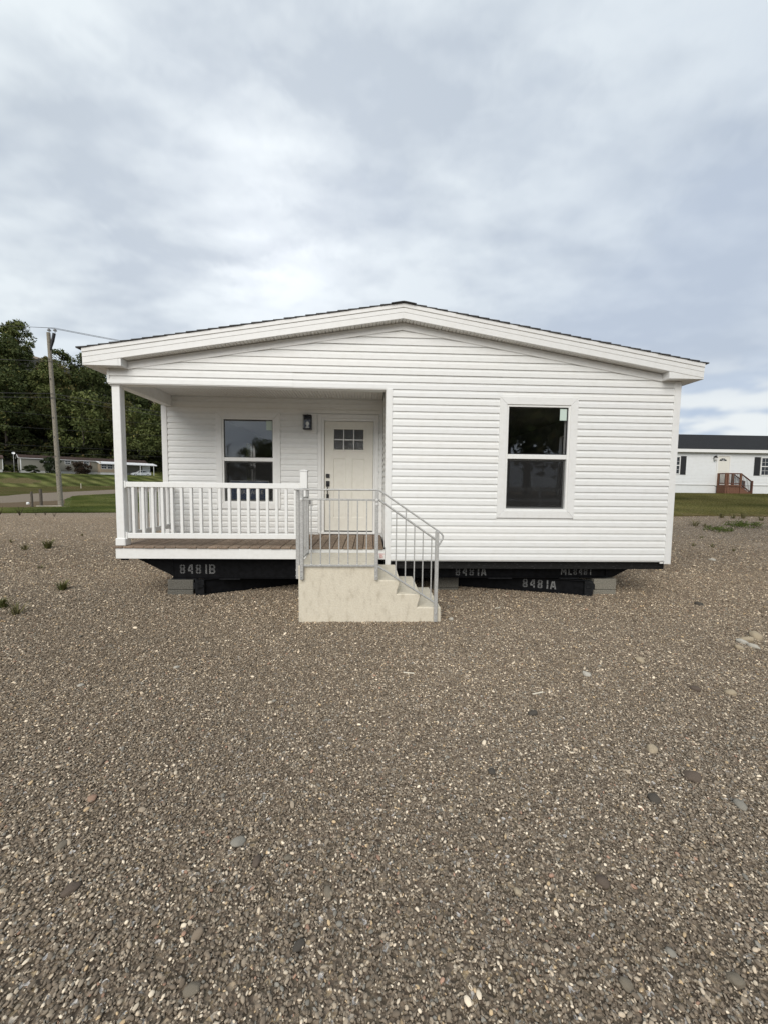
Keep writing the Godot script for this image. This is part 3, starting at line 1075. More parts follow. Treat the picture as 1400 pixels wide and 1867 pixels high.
func make_roof(house: Node) -> void:
	var roof := node("roof", house)
	for s in [[-0.225, RX], [RX, 8.30]]:
		slope_board("fascia_board", roof, s[0], s[1], 0.0, 0.080, 0.142, 0.1630, M.trim)
		slope_board("fascia_board", roof, s[0], s[1], 0.0805, 0.142, 0.142, 0.1665, M.trim)
		slope_board("drip_edge", roof, s[0], s[1], 0.1425, 0.196, 0.142, 0.1760, M.trim)
		var g := Geo.new()     # roof deck
		var lo := 0.150
		g.prism(PackedVector2Array([Vector2(s[0], fascia_low(s[0]) + lo), Vector2(s[1], fascia_low(s[1]) + lo), Vector2(s[1], fascia_low(s[1]) + 0.192), Vector2(s[0], fascia_low(s[0]) + 0.192)]), BACK - 0.2, 0.141)
		build("roof_deck", g, M.under, roof)
		slope_board("gable_trim", roof, maxf(s[0], 0.27), minf(s[1], 7.80), -0.094, 0.004, 0.0005, 0.024, M.trim, 0.166, 3.930)
	# shingle courses, overlapping like steps
	var ex := 0.143
	rng.seed = 88
	for side in [-1.0, 1.0]:
		var k := 0
		var run := 4.315
		while run > 0.0:
			var r0 := run
			var r1 := maxf(0.0, run - ex - 0.03)
			var g := Geo.new()
			var yb := 4.132 - 0.1635 * r0
			var yt := 4.132 - 0.1635 * r1
			var front := 0.188 + rng.randf_range(-0.006, 0.006)
			var lift := 0.015 + rng.randf_range(0.0, 0.003)
			g.prism(PackedVector2Array([Vector2(RX + side * r0, yb), Vector2(RX + side * r1, yt), Vector2(RX + side * r1, yt + 0.004), Vector2(RX + side * r0, yb + lift)]), BACK - 0.2, front)
			build("shingle_course", g, M.shingles[rng.randi() % 4], roof)
			run -= ex
			k += 1
	for k in 30:
		var g := Geo.new()
		var z1 := 0.200 - k * 0.2 + 0.008
		g.prism(PackedVector2Array([Vector2(RX - 0.17, 4.109), Vector2(RX, 4.136), Vector2(RX + 0.17, 4.109), Vector2(RX + 0.17, 4.117), Vector2(RX + 0.03, 4.141), Vector2(RX, 4.144), Vector2(RX - 0.03, 4.141), Vector2(RX - 0.17, 4.117)]), z1 - 0.24, z1, 0.0, Transform3D(Basis.IDENTITY, Vector3(0, k * 0.0004, 0)))
		build("ridge_cap", g, M.shingles[k % 4], roof)
	# soffits
	soffit_panel("rake_soffit", roof, 0.27, 7.80, 0.0, 0.145, func(x): return fascia_low(x) + 0.003)
	soffit_panel("eave_soffit", roof, -0.215, 0.0, BACK, 0.0, func(_x): return 3.222)
	soffit_panel("eave_soffit", roof, W, 8.292, BACK, 0.0, func(_x): return 3.222)
	soffit_panel("eave_soffit", roof, -0.215, 0.245, 0.0, 0.158, func(_x): return 3.222)
	soffit_panel("eave_soffit", roof, 7.84, 8.292, 0.0, 0.158, func(_x): return 3.222)
	# boxed returns at both lower corners
	for s in [[-0.225, 0.235, 0.27], [8.30, 7.85, 7.80]]:
		var g := Geo.new()
		var a: float = s[0]
		var b: float = s[1]
		g.prism(PackedVector2Array([Vector2(a, 3.219), Vector2(b, 3.219), Vector2(b, fascia_low(b) + 0.002), Vector2(a, fascia_low(a) + 0.002)]), 0.135, 0.158, 0.002)
		build("return_face", g, M.trim, roof)
		g = Geo.new()
		g.box(Vector3(minf(b, s[2]) , 3.2185, 0.0), Vector3(maxf(b, s[2]), fascia_low(b) + 0.01, 0.157), 0.002)
		build("return_side", g, M.trim, roof)
	for x in [-0.228, 8.288]:
		bx("eave_fascia", Vector3(x, 3.216, BACK - 0.2), Vector3(x + 0.015, 3.40, 0.160), M.trim, roof, 0.002)


func make_house() -> void:
	var house := thing("manufactured_home", "white vinyl sided manufactured home with low gable roof and corner porch, set on blocks", "house")
	var I := Transform3D.IDENTITY
	rng.seed = 14
	var big := Rect2(5.546, 1.319, 0.933, 1.525)
	var small := Rect2(0.985, 1.325, 0.916, 1.507)
	# structure of the walls
	var g := Geo.new()
	wall_core(g, I, 3.84, W, FB - 0.02, 3.20, 0.10, big)
	g.box(Vector3(0.0, 3.03, -0.10), Vector3(3.84, 3.20, 0.0))
	g.prism(PackedVector2Array([Vector2(0.0, 3.2005), Vector2(W, 3.2005), Vector2(W, 3.39), Vector2(RX, 4.05), Vector2(0.0, 3.39)]), -0.10, -0.0005)
	var fw := build("front_wall", g, M.vinyl, house)
	var courses := side_wall("siding", house, I, FB, 3.02, 3.90, 8.005, [big.grow(0.100)], true, 3.0)
	courses.name = "front_siding"
	var gab := side_wall("gable_siding", house, I, FB + 24 * CRS, 3.86, 0.02, 8.005, [], true, 3.0)
	gab.name = "gable_siding"
	var porch_xf := Transform3D(Basis.IDENTITY, Vector3(0, 0, RZ))
	g = Geo.new()
	var door_hole := Rect2(2.765, 0.62, 0.905, 2.19)
	wall_core(g, porch_xf, 0.0, 2.60, 0.60, 3.32, 0.10, small)
	wall_core(g, porch_xf, 2.60, 3.84, 0.60, 3.32, 0.10, door_hole)
	build("porch_wall", g, M.vinyl, house)
	side_wall("porch_siding", house, porch_xf, 0.80, 3.20, 0.035, 3.83, [small.grow(0.100), Rect2(2.665, 0.6, 1.09, 2.325), Rect2(2.40, 2.575, 0.26, 0.355)], false, 0.0)
	var inner := Transform3D(Basis(Vector3.UP, -PI / 2), Vector3(3.84, 0, 0))      # faces -x; its x runs along +z
	g = Geo.new()
	wall_core(g, inner, RZ, -0.005, 0.60, 3.32, 0.09, Rect2())
	build("porch_end_wall", g, M.vinyl, house)
	side_wall("porch_end_siding", house, inner, 0.80, 3.20, RZ + 0.02, -0.02, [], false, 0.0)
	# long side walls and back
	var lx := Transform3D(Basis(Vector3.UP, -PI / 2), Vector3(0, 0, 0))
	var rx := Transform3D(Basis(Vector3.UP, PI / 2), Vector3(W, 0, 0))
	var lh := Rect2(-6.5, 1.45, 0.9, 1.42)
	var rh := Rect2(2.45, 1.45, 0.9, 1.42)
	g = Geo.new()
	wall_core(g, lx, BACK, RZ - 0.101, FB, 3.20, 0.10, lh)
	build("long_wall", g, M.vinyl, house)
	g = Geo.new()
	wall_core(g, rx, 0.101, -BACK, FB, 3.20, 0.10, rh)
	build("long_wall", g, M.vinyl, house)
	side_wall("long_siding", house, lx, FB, 3.20, BACK, RZ - 0.01, [lh.grow(0.1)], false, 4.0)
	side_wall("long_siding", house, rx, FB, 3.20, 0.01, -BACK, [rh.grow(0.1)], false, 4.0)
	bx("back_wall", Vector3(0.0, FB, BACK - 0.1), Vector3(W, 3.2, BACK), M.vinyl, house, 0.0)
	# rooms inside
	g = Geo.new()
	g.box(Vector3(0.10, 0.62, BACK), Vector3(W - 0.1, 0.80, RZ - 0.101))
	g.box(Vector3(3.94, 0.62, RZ - 0.100), Vector3(W - 0.1, 0.80, -0.101))
	build("floor_slab", g, M.room_floor, house)
	g = Geo.new()
	g.box(Vector3(0.0, 3.201, BACK), Vector3(W, 3.26, RZ - 0.102))
	g.box(Vector3(3.85, 3.201, RZ - 0.101), Vector3(W, 3.26, -0.101))
	g.box(Vector3(4.0, 0.801, BACK), Vector3(4.1, 3.2, RZ - 0.102))
	build("inner_partition", g, M.room, house)
	# corner trims
	bx("corner_trim", Vector3(8.003, 0.507 + 0.03, 0.0), Vector3(W + 0.012, 3.216, 0.022), M.trim, house, 0.004)
	bx("corner_trim", Vector3(W + 0.0, 0.507 + 0.03, -0.09), Vector3(W + 0.013, 3.216, -0.0005), M.trim, house, 0.004)
	bx("corner_trim", Vector3(3.825, 0.507, 0.0), Vector3(3.906, 3.027, 0.022), M.trim, house, 0.004)
	bx("corner_trim", Vector3(3.813, 0.767, -0.085), Vector3(3.826, 3.019, 0.0205), M.trim, house, 0.003)
	bx("corner_trim", Vector3(-0.055, 0.767, RZ), Vector3(0.040, 3.02, RZ + 0.024), M.trim, house, 0.004)
	bx("corner_trim", Vector3(3.775, 0.790, RZ), Vector3(3.822, 3.19, RZ + 0.020), M.trim, house, 0.003)
	bx("corner_trim", Vector3(-0.008, 3.028, 0.0), Vector3(0.022, 3.216, 0.020), M.trim, house, 0.003)
	# porch beams and ceiling
	bx("porch_beam", Vector3(-0.002, 3.012, -0.135), Vector3(3.835, 3.030, 0.010), M.trim, house, 0.003)
	bx("porch_beam", Vector3(0.0, 3.031, -0.135), Vector3(3.835, 3.20, -0.1005), M.trim, house, 0.0)
	bx("porch_beam", Vector3(-0.004, 3.0125, RZ + 0.001), Vector3(0.128, 3.212, -0.136), M.trim, house, 0.003)
	soffit_panel("porch_ceiling", house, 0.128, 3.815, RZ + 0.001, -0.136, func(_x): return 3.195)
	# post
	var post := node("porch_post", house)
	bx("shaft", Vector3(0.018, 0.79, -0.135), Vector3(0.128, 3.0115, -0.025), M.rail_white, post, 0.006)
	bx("base_collar", Vector3(0.004, 0.767, -0.149), Vector3(0.142, 0.875, -0.011), M.rail_white, post, 0.008)
	bx("top_collar", Vector3(0.006, 2.995, -0.147), Vector3(0.140, 3.0118, -0.013), M.rail_white, post, 0.004)
	# deck
	var deck := node("porch_deck", house)
	rng.seed = 3
	var x := -0.025
	while x < 3.80:
		var e := minf(x + 0.1385, 3.812)
		var front := 0.022 + rng.randf_range(-0.006, 0.007)
		bx("plank", Vector3(x, 0.737 + rng.randf_range(0, 0.002), RZ + 0.012), Vector3(e, 0.765 + rng.randf_range(-0.002, 0.002), front), M.decks[rng.randi() % 4], deck, 0.004)
		x = e + 0.009
	bx("deck_fascia", Vector3(0.012, FB, -0.022), Vector3(3.822, 0.7365, 0.002), M.rail_white, deck, 0.002)
	bx("deck_fascia", Vector3(0.012, FB, RZ), Vector3(0.030, 0.7365, -0.0225), M.rail_white, deck, 0.002)
	bx("deck_joists", Vector3(0.04, 0.615, RZ), Vector3(3.82, 0.73, -0.03), M.under, deck, 0.0)
	# railing
	var rail := node("porch_railing", house)
	bx("top_rail", Vector3(0.140, 1.600, -0.100), Vector3(2.598, 1.676, -0.045), M.rail_white, rail, 0.006)
	bx("bottom_rail", Vector3(0.140, 0.868, -0.097), Vector3(2.598, 0.946, -0.048), M.rail_white, rail, 0.006)
	for k in 18:
		var bxx := 0.222 + k * 0.1345
		bx("baluster", Vector3(bxx, 0.9465, -0.092), Vector3(bxx + 0.040, 1.5995, -0.052), M.rail_white, rail, 0.004)
	for q in [[0.129, 0.855, 0.96], [0.129, 1.588, 1.69], [2.575, 0.858, 0.956], [2.575, 1.59, 1.686]]:
		bx("rail_bracket", Vector3(q[0], q[1], -0.106), Vector3(q[0] + 0.025, q[2], -0.040), M.rail_white, rail, 0.004)
	bx("top_rail", Vector3(0.046, 1.600, RZ + 0.03), Vector3(0.100, 1.676, -0.136), M.rail_white, rail, 0.006)
	bx("bottom_rail", Vector3(0.048, 0.868, RZ + 0.03), Vector3(0.098, 0.946, -0.136), M.rail_white, rail, 0.006)
	for k in 9:
		var bz := -0.25 - k * 0.1345
		bx("baluster", Vector3(0.053, 0.9465, bz - 0.04), Vector3(0.093, 1.5995, bz), M.rail_white, rail, 0.004)
	bx("rail_bracket", Vector3(0.040, 1.588, RZ + 0.025), Vector3(0.106, 1.69, RZ + 0.050), M.rail_white, rail, 0.004)
	bx("rail_bracket", Vector3(0.040, 0.855, RZ + 0.025), Vector3(0.106, 0.96, RZ + 0.050), M.rail_white, rail, 0.004)
	var newel := Geo.new()
	newel.box(Vector3(2.600, 0.767, -0.127), Vector3(2.704, 1.853, -0.023), 0.006)
	var tip := Vector3(2.652, 1.884, -0.075)
	var cn := [Vector3(2.595, 1.853, -0.132), Vector3(2.709, 1.853, -0.132), Vector3(2.709, 1.853, -0.018), Vector3(2.595, 1.853, -0.018)]
	var cu := []
	for q in cn:
		cu.append(q + Vector3(0, 0.012, 0))
	for k in 4:
		var o: Vector3 = (cn[k] + cn[(k + 1) % 4]) / 2.0 - Vector3(2.652, 1.853, -0.075)
		newel.quad(cn[k], cn[(k + 1) % 4], cu[(k + 1) % 4], cu[k], o)
		newel.tri(cu[k], cu[(k + 1) % 4], tip, o + Vector3.UP * 0.1)
	build("newel_post", newel, M.rail_white, rail)
	# openings
	make_window(house, "window", Transform3D(Basis.IDENTITY, Vector3(0, 0, 0.003)), 5.441, 6.584, 1.214, 2.949, true)
	make_window(house, "window", Transform3D(Basis.IDENTITY, Vector3(0, 0, RZ + 0.003)), 0.880, 2.006, 1.220, 2.937, true)
	make_window(house, "window", lx, -6.605, -5.495, 1.345, 2.975, false)
	make_window(house, "window", rx, 2.345, 3.455, 1.345, 2.975, false)
	make_door(house)
	make_lantern(house)
	var ol := node("outlet_box", house)
	bx("cover", Vector3(2.500, 1.29, RZ + 0.012), Vector3(2.575, 1.405, RZ + 0.030), M.trim, ol, 0.004)
	bx("socket", Vector3(2.522, 1.31, RZ + 0.0303), Vector3(2.553, 1.385, RZ + 0.036), M.black, ol, 0.003)
	var nt := node("notice_label", house)
	bx("label_sheet", Vector3(3.728, 0.597, 0.0025), Vector3(3.820, 0.685, 0.0035), M.paper, nt, 0.0)
	g = Geo.new()
	rng.seed = 4
	for row in 4:
		var lx0 := 3.738 + (0.0 if row == 0 else 0.012)
		while lx0 < 3.806 - (0.0 if row == 0 else 0.012):
			var wdt := rng.randf_range(0.004, 0.008)
			g.box(Vector3(lx0, 0.664 - row * 0.018, 0.0036), Vector3(lx0 + wdt, 0.674 - row * 0.018, 0.0040))
			lx0 += wdt + 0.0025
	build("print", g, M.red_print, nt)
	make_roof(house)
	make_chassis(house)


func make_door(house: Node) -> void:
	var dr := node("front_door", house, Vector3(0, 0, RZ))
	var g := Geo.new()
	# moulding round the opening, stepped
	g.box(Vector3(2.668, 0.79, 0.0), Vector3(2.735, 2.921, 0.026), 0.004)
	g.box(Vector3(3.690, 0.79, 0.0), Vector3(3.754, 2.921, 0.026), 0.004)
	g.box(Vector3(2.7355, 2.850, 0.0), Vector3(3.6895, 2.920, 0.0255), 0.004)
	build("casing", g, M.trim, dr)
	g = Geo.new()
	g.box(Vector3(2.7355, 0.79, -0.10), Vector3(2.781, 2.849, 0.014), 0.003)
	g.box(Vector3(3.662, 0.79, -0.10), Vector3(3.6895, 2.849, 0.014), 0.003)
	g.box(Vector3(2.7815, 2.808, -0.10), Vector3(3.6615, 2.849, 0.0135), 0.003)
	build("jamb", g, M.trim, dr)
	var sill := Geo.new()
	sill.box(Vector3(2.70, 0.775, -0.10), Vector3(3.72, 0.812, 0.045), 0.004)
	build("threshold", sill, M.trim, dr)
	bx("door_sweep", Vector3(2.79, 0.8125, -0.06), Vector3(3.652, 0.8335, -0.030), M.black, dr, 0.0)
	# slab built of stiles and rails round sunk panels
	var z0 := -0.065
	var z1 := -0.022
	var slab := node("door_slab", dr)
	g = Geo.new()
	var X := [2.786, 2.945, 3.165, 3.280, 3.500, 3.657]
	var Y := [0.834, 1.069, 2.139, 2.279, 2.689, 2.802]
	g.box(Vector3(X[0], Y[0], z0), Vector3(X[1], Y[5], z1), 0.0)
	g.box(Vector3(X[4], Y[0], z0), Vector3(X[5], Y[5], z1), 0.0)
	g.box(Vector3(X[1], Y[0], z0), Vector3(X[4], Y[1], z1), 0.0)
	g.box(Vector3(X[1], Y[2], z0), Vector3(X[4], Y[3], z1), 0.0)
	g.box(Vector3(X[1], Y[4], z0), Vector3(X[4], Y[5], z1), 0.0)
	g.box(Vector3(X[2], Y[1], z0), Vector3(X[3], Y[2], z1), 0.0)
	build("stiles_and_rails", g, M.door, dr)
	for q in [[X[1], X[2]], [X[3], X[4]]]:
		var p := Geo.new()
		var a: float = q[0]
		var b: float = q[1]
		var zi := z1 - 0.009
		var bv := 0.008
		p.quad(Vector3(a + bv, Y[1] + bv, zi), Vector3(b - bv, Y[1] + bv, zi), Vector3(b - bv, Y[2] - bv, zi), Vector3(a + bv, Y[2] - bv, zi), Vector3.BACK)
		p.quad(Vector3(a, Y[1], z1), Vector3(b, Y[1], z1), Vector3(b - bv, Y[1] + bv, zi), Vector3(a + bv, Y[1] + bv, zi), Vector3(0, 1, 1))
		p.quad(Vector3(a, Y[2], z1), Vector3(b, Y[2], z1), Vector3(b - bv, Y[2] - bv, zi), Vector3(a + bv, Y[2] - bv, zi), Vector3(0, -1, 1))
		p.quad(Vector3(a, Y[1], z1), Vector3(a, Y[2], z1), Vector3(a + bv, Y[2] - bv, zi), Vector3(a + bv, Y[1] + bv, zi), Vector3(1, 0, 1))
		p.quad(Vector3(b, Y[1], z1), Vector3(b, Y[2], z1), Vector3(b - bv, Y[2] - bv, zi), Vector3(b - bv, Y[1] + bv, zi), Vector3(-1, 0, 1))
		p.box(Vector3(a - 0.01, Y[1] - 0.01, z0 + 0.005), Vector3(b + 0.01, Y[2] + 0.01, zi - 0.004))
		build("door_panel", p, M.door, dr)
	slab.free()
	g = Geo.new()
	ring(g, 2.922, 3.513, 2.272, 2.694, 0.031, z0 - 0.004, z1 + 0.010, 0.004)
	build("lite_frame", g, M.door, dr)
	g = Geo.new()
	for xx in [3.121, 3.300]:
		g.box(Vector3(xx, 2.303, z1 - 0.02), Vector3(xx + 0.014, 2.663, z1 + 0.003), 0.002)
	g.box(Vector3(2.953, 2.470, z1 - 0.019), Vector3(3.482, 2.486, z1 + 0.0025), 0.002)
	build("muntin_grid", g, M.trim, dr)
	var px := [2.953, 3.1205, 3.1355, 3.2995, 3.3145, 3.482]
	var py := [2.303, 2.4695, 2.4865, 2.663]
	for i in 3:
		for j in 2:
			bx("pane", Vector3(px[i * 2], py[j * 2], z1 - 0.016), Vector3(px[i * 2 + 1], py[j * 2 + 1], z1 - 0.012), M.rain_glass, dr, 0.0)
	# hardware
	bx("deadbolt", Vector3(2.812, 1.793, z1), Vector3(2.878, 1.863, z1 + 0.025), M.black, dr, 0.004)
	g = Geo.new()
	g.box(Vector3(2.812, 1.635, z1), Vector3(2.878, 1.735, z1 + 0.016), 0.004)
	g.box(Vector3(2.819, 1.425, z1), Vector3(2.864, 1.497, z1 + 0.016), 0.004)
	g.tube([Vector3(2.843, 1.66, z1 + 0.015), Vector3(2.843, 1.65, z1 + 0.055), Vector3(2.843, 1.62, z1 + 0.065), Vector3(2.843, 1.51, z1 + 0.065), Vector3(2.843, 1.47, z1 + 0.05), Vector3(2.843, 1.462, z1 + 0.015)], [0.010], 8)
	g.box(Vector3(2.832, 1.672, z1 + 0.016), Vector3(2.854, 1.684, z1 + 0.045), 0.003)
	build("handle_set", g, M.black, dr)


func make_lantern(house: Node) -> void:
	var ln := node("porch_lantern", house, Vector3(0, 0, RZ))
	bx("mounting_block", Vector3(2.402, 2.577, 0.0), Vector3(2.658, 2.928, 0.026), M.trim, ln, 0.010)
	bx("backplate", Vector3(2.438, 2.640, 0.0262), Vector3(2.560, 2.880, 0.034), M.lamp_blue, ln, 0.002)
	bx("base", Vector3(2.428, 2.630, 0.0342), Vector3(2.570, 2.652, 0.150), M.black, ln, 0.003)
	bx("cap", Vector3(2.425, 2.868, 0.0342), Vector3(2.573, 2.884, 0.155), M.black, ln, 0.003)
	var g := Geo.new()
	for xx in [2.430, 2.558]:
		for zz in [0.0345, 0.138]:
			g.box(Vector3(xx, 2.652, zz), Vector3(xx + 0.010, 2.868, zz + 0.010), 0.001)
	build("corner_bar", g, M.black, ln)
	g = Geo.new()
	var loop := []
	for k in 9:
		var t := PI * k / 8.0
		loop.append(Vector3(2.499 + 0.012 * cos(t), 2.886 + 0.016 * sin(t), 0.09))
	g.tube(loop, [0.003], 6)
	build("finial", g, M.black, ln)
	g = Geo.new()
	var arc := []
	for k in 9:
		var t := PI * k / 8.0
		arc.append(Vector3(2.499 - 0.030 * cos(t), 2.79 + 0.055 * sin(t), 0.045))
	g.tube(arc, [0.004], 6)
	build("arm", g, M.dark_bar, ln)
	g = Geo.new()
	g.lathe(Vector3(2.499, 2.652, 0.09), [Vector2(0.030, 0.0), Vector2(0.030, 0.030), Vector2(0.014, 0.034)], 12)
	build("socket", g, M.paper, ln)
	g = Geo.new()
	g.lathe(Vector3(2.499, 2.686, 0.09), [Vector2(0.013, 0.0), Vector2(0.016, 0.012), Vector2(0.028, 0.035), Vector2(0.031, 0.055), Vector2(0.024, 0.076), Vector2(0.010, 0.088), Vector2(0.0, 0.090)], 14)
	build("bulb", g, M.bulb, ln)
	g = Geo.new()
	g.quad(Vector3(2.436, 2.652, 0.146), Vector3(2.562, 2.652, 0.146), Vector3(2.562, 2.868, 0.146), Vector3(2.436, 2.868, 0.146), Vector3.BACK)
	build("pane", g, M.glass, ln)


func stencil(parent: Node, text: String, xf: Transform3D, hgt: float, step: float) -> void:
	var g := Geo.new()
	var th := hgt * 0.17
	var x := 0.0
	for ch in text:
		var strokes := []
		match ch:
			"8":
				for cy in [0.74, 0.26]:
					for q in 4:
						var arc := []
						for k in 5:
							var t := PI / 4 + q * PI / 2 + deg_to_rad(-34.0 + 17.0 * k) + PI / 4 * 0.0
							arc.append(Vector2(0.30 + 0.215 * cos(t), cy + 0.185 * sin(t)))
						strokes.append(arc)
			"4":
				strokes = [[Vector2(0.33, 0.95), Vector2(0.08, 0.42)], [Vector2(0.05, 0.34), Vector2(0.34, 0.34)], [Vector2(0.46, 1.0), Vector2(0.46, 0.40)], [Vector2(0.46, 0.28), Vector2(0.46, 0.0)]]
			"1":
				strokes = [[Vector2(0.28, 1.0), Vector2(0.28, 0.54)], [Vector2(0.28, 0.46), Vector2(0.28, 0.0)]]
			"L":
				strokes = [[Vector2(0.12, 1.0), Vector2(0.12, 0.0)], [Vector2(0.24, 0.09), Vector2(0.55, 0.09)]]
			"M":
				strokes = [[Vector2(0.06, 0.0), Vector2(0.06, 1.0)], [Vector2(0.74, 0.0), Vector2(0.74, 1.0)], [Vector2(0.17, 0.95), Vector2(0.38, 0.35)], [Vector2(0.63, 0.95), Vector2(0.42, 0.35)]]
			"B":
				strokes = [[Vector2(0.08, 0.0), Vector2(0.08, 1.0)]]
				for cy in [0.74, 0.26]:
					var arc := [Vector2(0.22, cy + 0.19)]
					for k in 7:
						var t := PI / 2 - PI * k / 6.0
						arc.append(Vector2(0.36 + 0.19 * cos(t), cy + 0.19 * sin(t)))
					arc.append(Vector2(0.22, cy - 0.19))
					strokes.append(arc)
			"A":
				strokes = [[Vector2(0.06, 0.0), Vector2(0.24, 0.92)], [Vector2(0.56, 0.0), Vector2(0.38, 0.92)], [Vector2(0.22, 0.30), Vector2(0.40, 0.30)]]
		for s in strokes:
			for k in s.size() - 1:
				var a: Vector2 = s[k] * hgt + Vector2(x, 0)
				var b: Vector2 = s[k + 1] * hgt + Vector2(x, 0)
				var d := (b - a).normalized()
				var w := Vector2(-d.y, d.x) * th / 2.0
				a -= d * th * 0.06
				b += d * th * 0.06
				g.quad(xf * Vector3(a.x - w.x, a.y - w.y, 0), xf * Vector3(b.x - w.x, b.y - w.y, 0), xf * Vector3(b.x + w.x, b.y + w.y, 0), xf * Vector3(a.x + w.x, a.y + w.y, 0), xf.basis.z)
		x += step * (1.35 if ch == "M" else 0.72 if ch == "1" else 1.0)
	build("stencil_lettering", g, M.stencil, parent)


func beam(g: Geo, x0: float, x1: float, y0: float, y1: float, z: float, xf := Transform3D.IDENTITY, fl := 0.05) -> void:      # an I-beam along x
	g.box(Vector3(x0, y0 + 0.012, z - 0.006), Vector3(x1, y1 - 0.012, z + 0.006), 0.0, xf)
	g.box(Vector3(x0, y0, z - fl), Vector3(x1, y0 + 0.012, z + fl), 0.002, xf)
	g.box(Vector3(x0, y1 - 0.012, z - fl), Vector3(x1, y1, z + fl), 0.002, xf)


func make_chassis(house: Node) -> void:
	var ch := node("steel_chassis", house)
	# under the porch half
	var g := Geo.new()
	beam(g, 0.665, 3.78, 0.240, 0.560, -0.30)
	build("cross_beam", g, M.steel_black, ch)
	g = Geo.new()
	g.prism(PackedVector2Array([Vector2(0.13, 0.556), Vector2(0.66, 0.556), Vector2(0.66, 0.262), Vector2(0.60, 0.30), Vector2(0.13, 0.535)]), -0.312, -0.288)
	g.box(Vector3(0.655, 0.245, -0.35), Vector3(0.668, 0.555, -0.287), 0.001)
	build("outrigger", g, M.steel_black, ch)
	g = Geo.new()
	for q in [[0.66, 1.02], [1.36, 1.66], [3.0, 3.2]]:
		g.box(Vector3(q[0], 0.226, -0.36), Vector3(q[1], 0.2395, -0.238), 0.002)
	build("flange_plate", g, M.steel_worn, ch)
	stencil(ch, "8481B", Transform3D(Basis.IDENTITY, Vector3(0.752, 0.304, -0.2925)), 0.140, 0.118)
	# under the closed half
	bx("rim_board", Vector3(3.93, 0.437, -0.125), Vector3(8.085, 0.5865, -0.085), M.rim_black, ch, 0.003)
	g = Geo.new()
	beam(g, 3.95, 7.30, 0.262, 0.437, -0.30)
	build("cross_beam", g, M.steel_black, ch)
	g = Geo.new()
	g.prism(PackedVector2Array([Vector2(7.30, 0.437), Vector2(7.72, 0.437), Vector2(7.70, 0.42), Vector2(7.42, 0.275), Vector2(7.30, 0.262)]), -0.312, -0.27)
	build("outrigger", g, M.steel_black, ch)
	g = Geo.new()
	for q in [[5.43, 5.80], [6.55, 6.85]]:
		g.box(Vector3(q[0], 0.247, -0.36), Vector3(q[1], 0.2615, -0.235), 0.002)
	build("flange_plate", g, M.steel_worn, ch)
	stencil(ch, "ML8481", Transform3D(Basis.IDENTITY, Vector3(6.60, 0.300, -0.2925)), 0.100, 0.083)
	stencil(ch, "8481A", Transform3D(Basis.IDENTITY, Vector3(4.93, 0.285, -0.2925)), 0.125, 0.108)
	g = Geo.new()
	g.tube([Vector3(4.30, 0.385, -0.22), Vector3(4.62, 0.380, -0.22)], [0.012], 8)
	build("bolt_rod", g, M.steel_worn, ch)
	bx("insulation_flap", Vector3(7.955, 0.54, -0.02), Vector3(8.003, 0.586, 0.0), M.trim, ch, 0.002)
	bx("corner_hook", Vector3(0.06, 0.558, -0.06), Vector3(0.16, 0.5865, -0.03), M.steel_black, ch, 0.002)
	# long beams and the belly board
	var turn := Transform3D(Basis(Vector3.UP, PI / 2), Vector3.ZERO)
	for lx in [1.05, 2.95, 5.15, 7.05]:
		g = Geo.new()
		beam(g, 0.36, 13.8, 0.262, 0.555, lx, turn)
		build("long_beam", g, M.steel_black, ch)
	g = Geo.new()
	g.box(Vector3(0.04, 0.560, BACK), Vector3(W - 0.02, 0.585, RZ))
	g.box(Vector3(3.9, 0.559, RZ), Vector3(W - 0.02, 0.584, -0.13))
	build("belly_board", g, M.under, ch)


func pier(label: String, lo: Vector3, hi: Vector3, joint: float, m: Material) -> void:
	var p := thing("block_pier", label, "block pier", Vector3((lo.x + hi.x) / 2, 0, (lo.z + hi.z) / 2), 0.0, "concrete block piers under the white home")
	var o := p.position
	bx("concrete_block", lo - o, Vector3(hi.x, joint - 0.003, hi.z) - o, m, p, 0.006)
	bx("concrete_block", Vector3(lo.x + 0.004, joint + 0.003, lo.z - 0.004) - o, Vector3(hi.x + 0.004, hi.y, hi.z - 0.004) - o, m, p, 0.006)


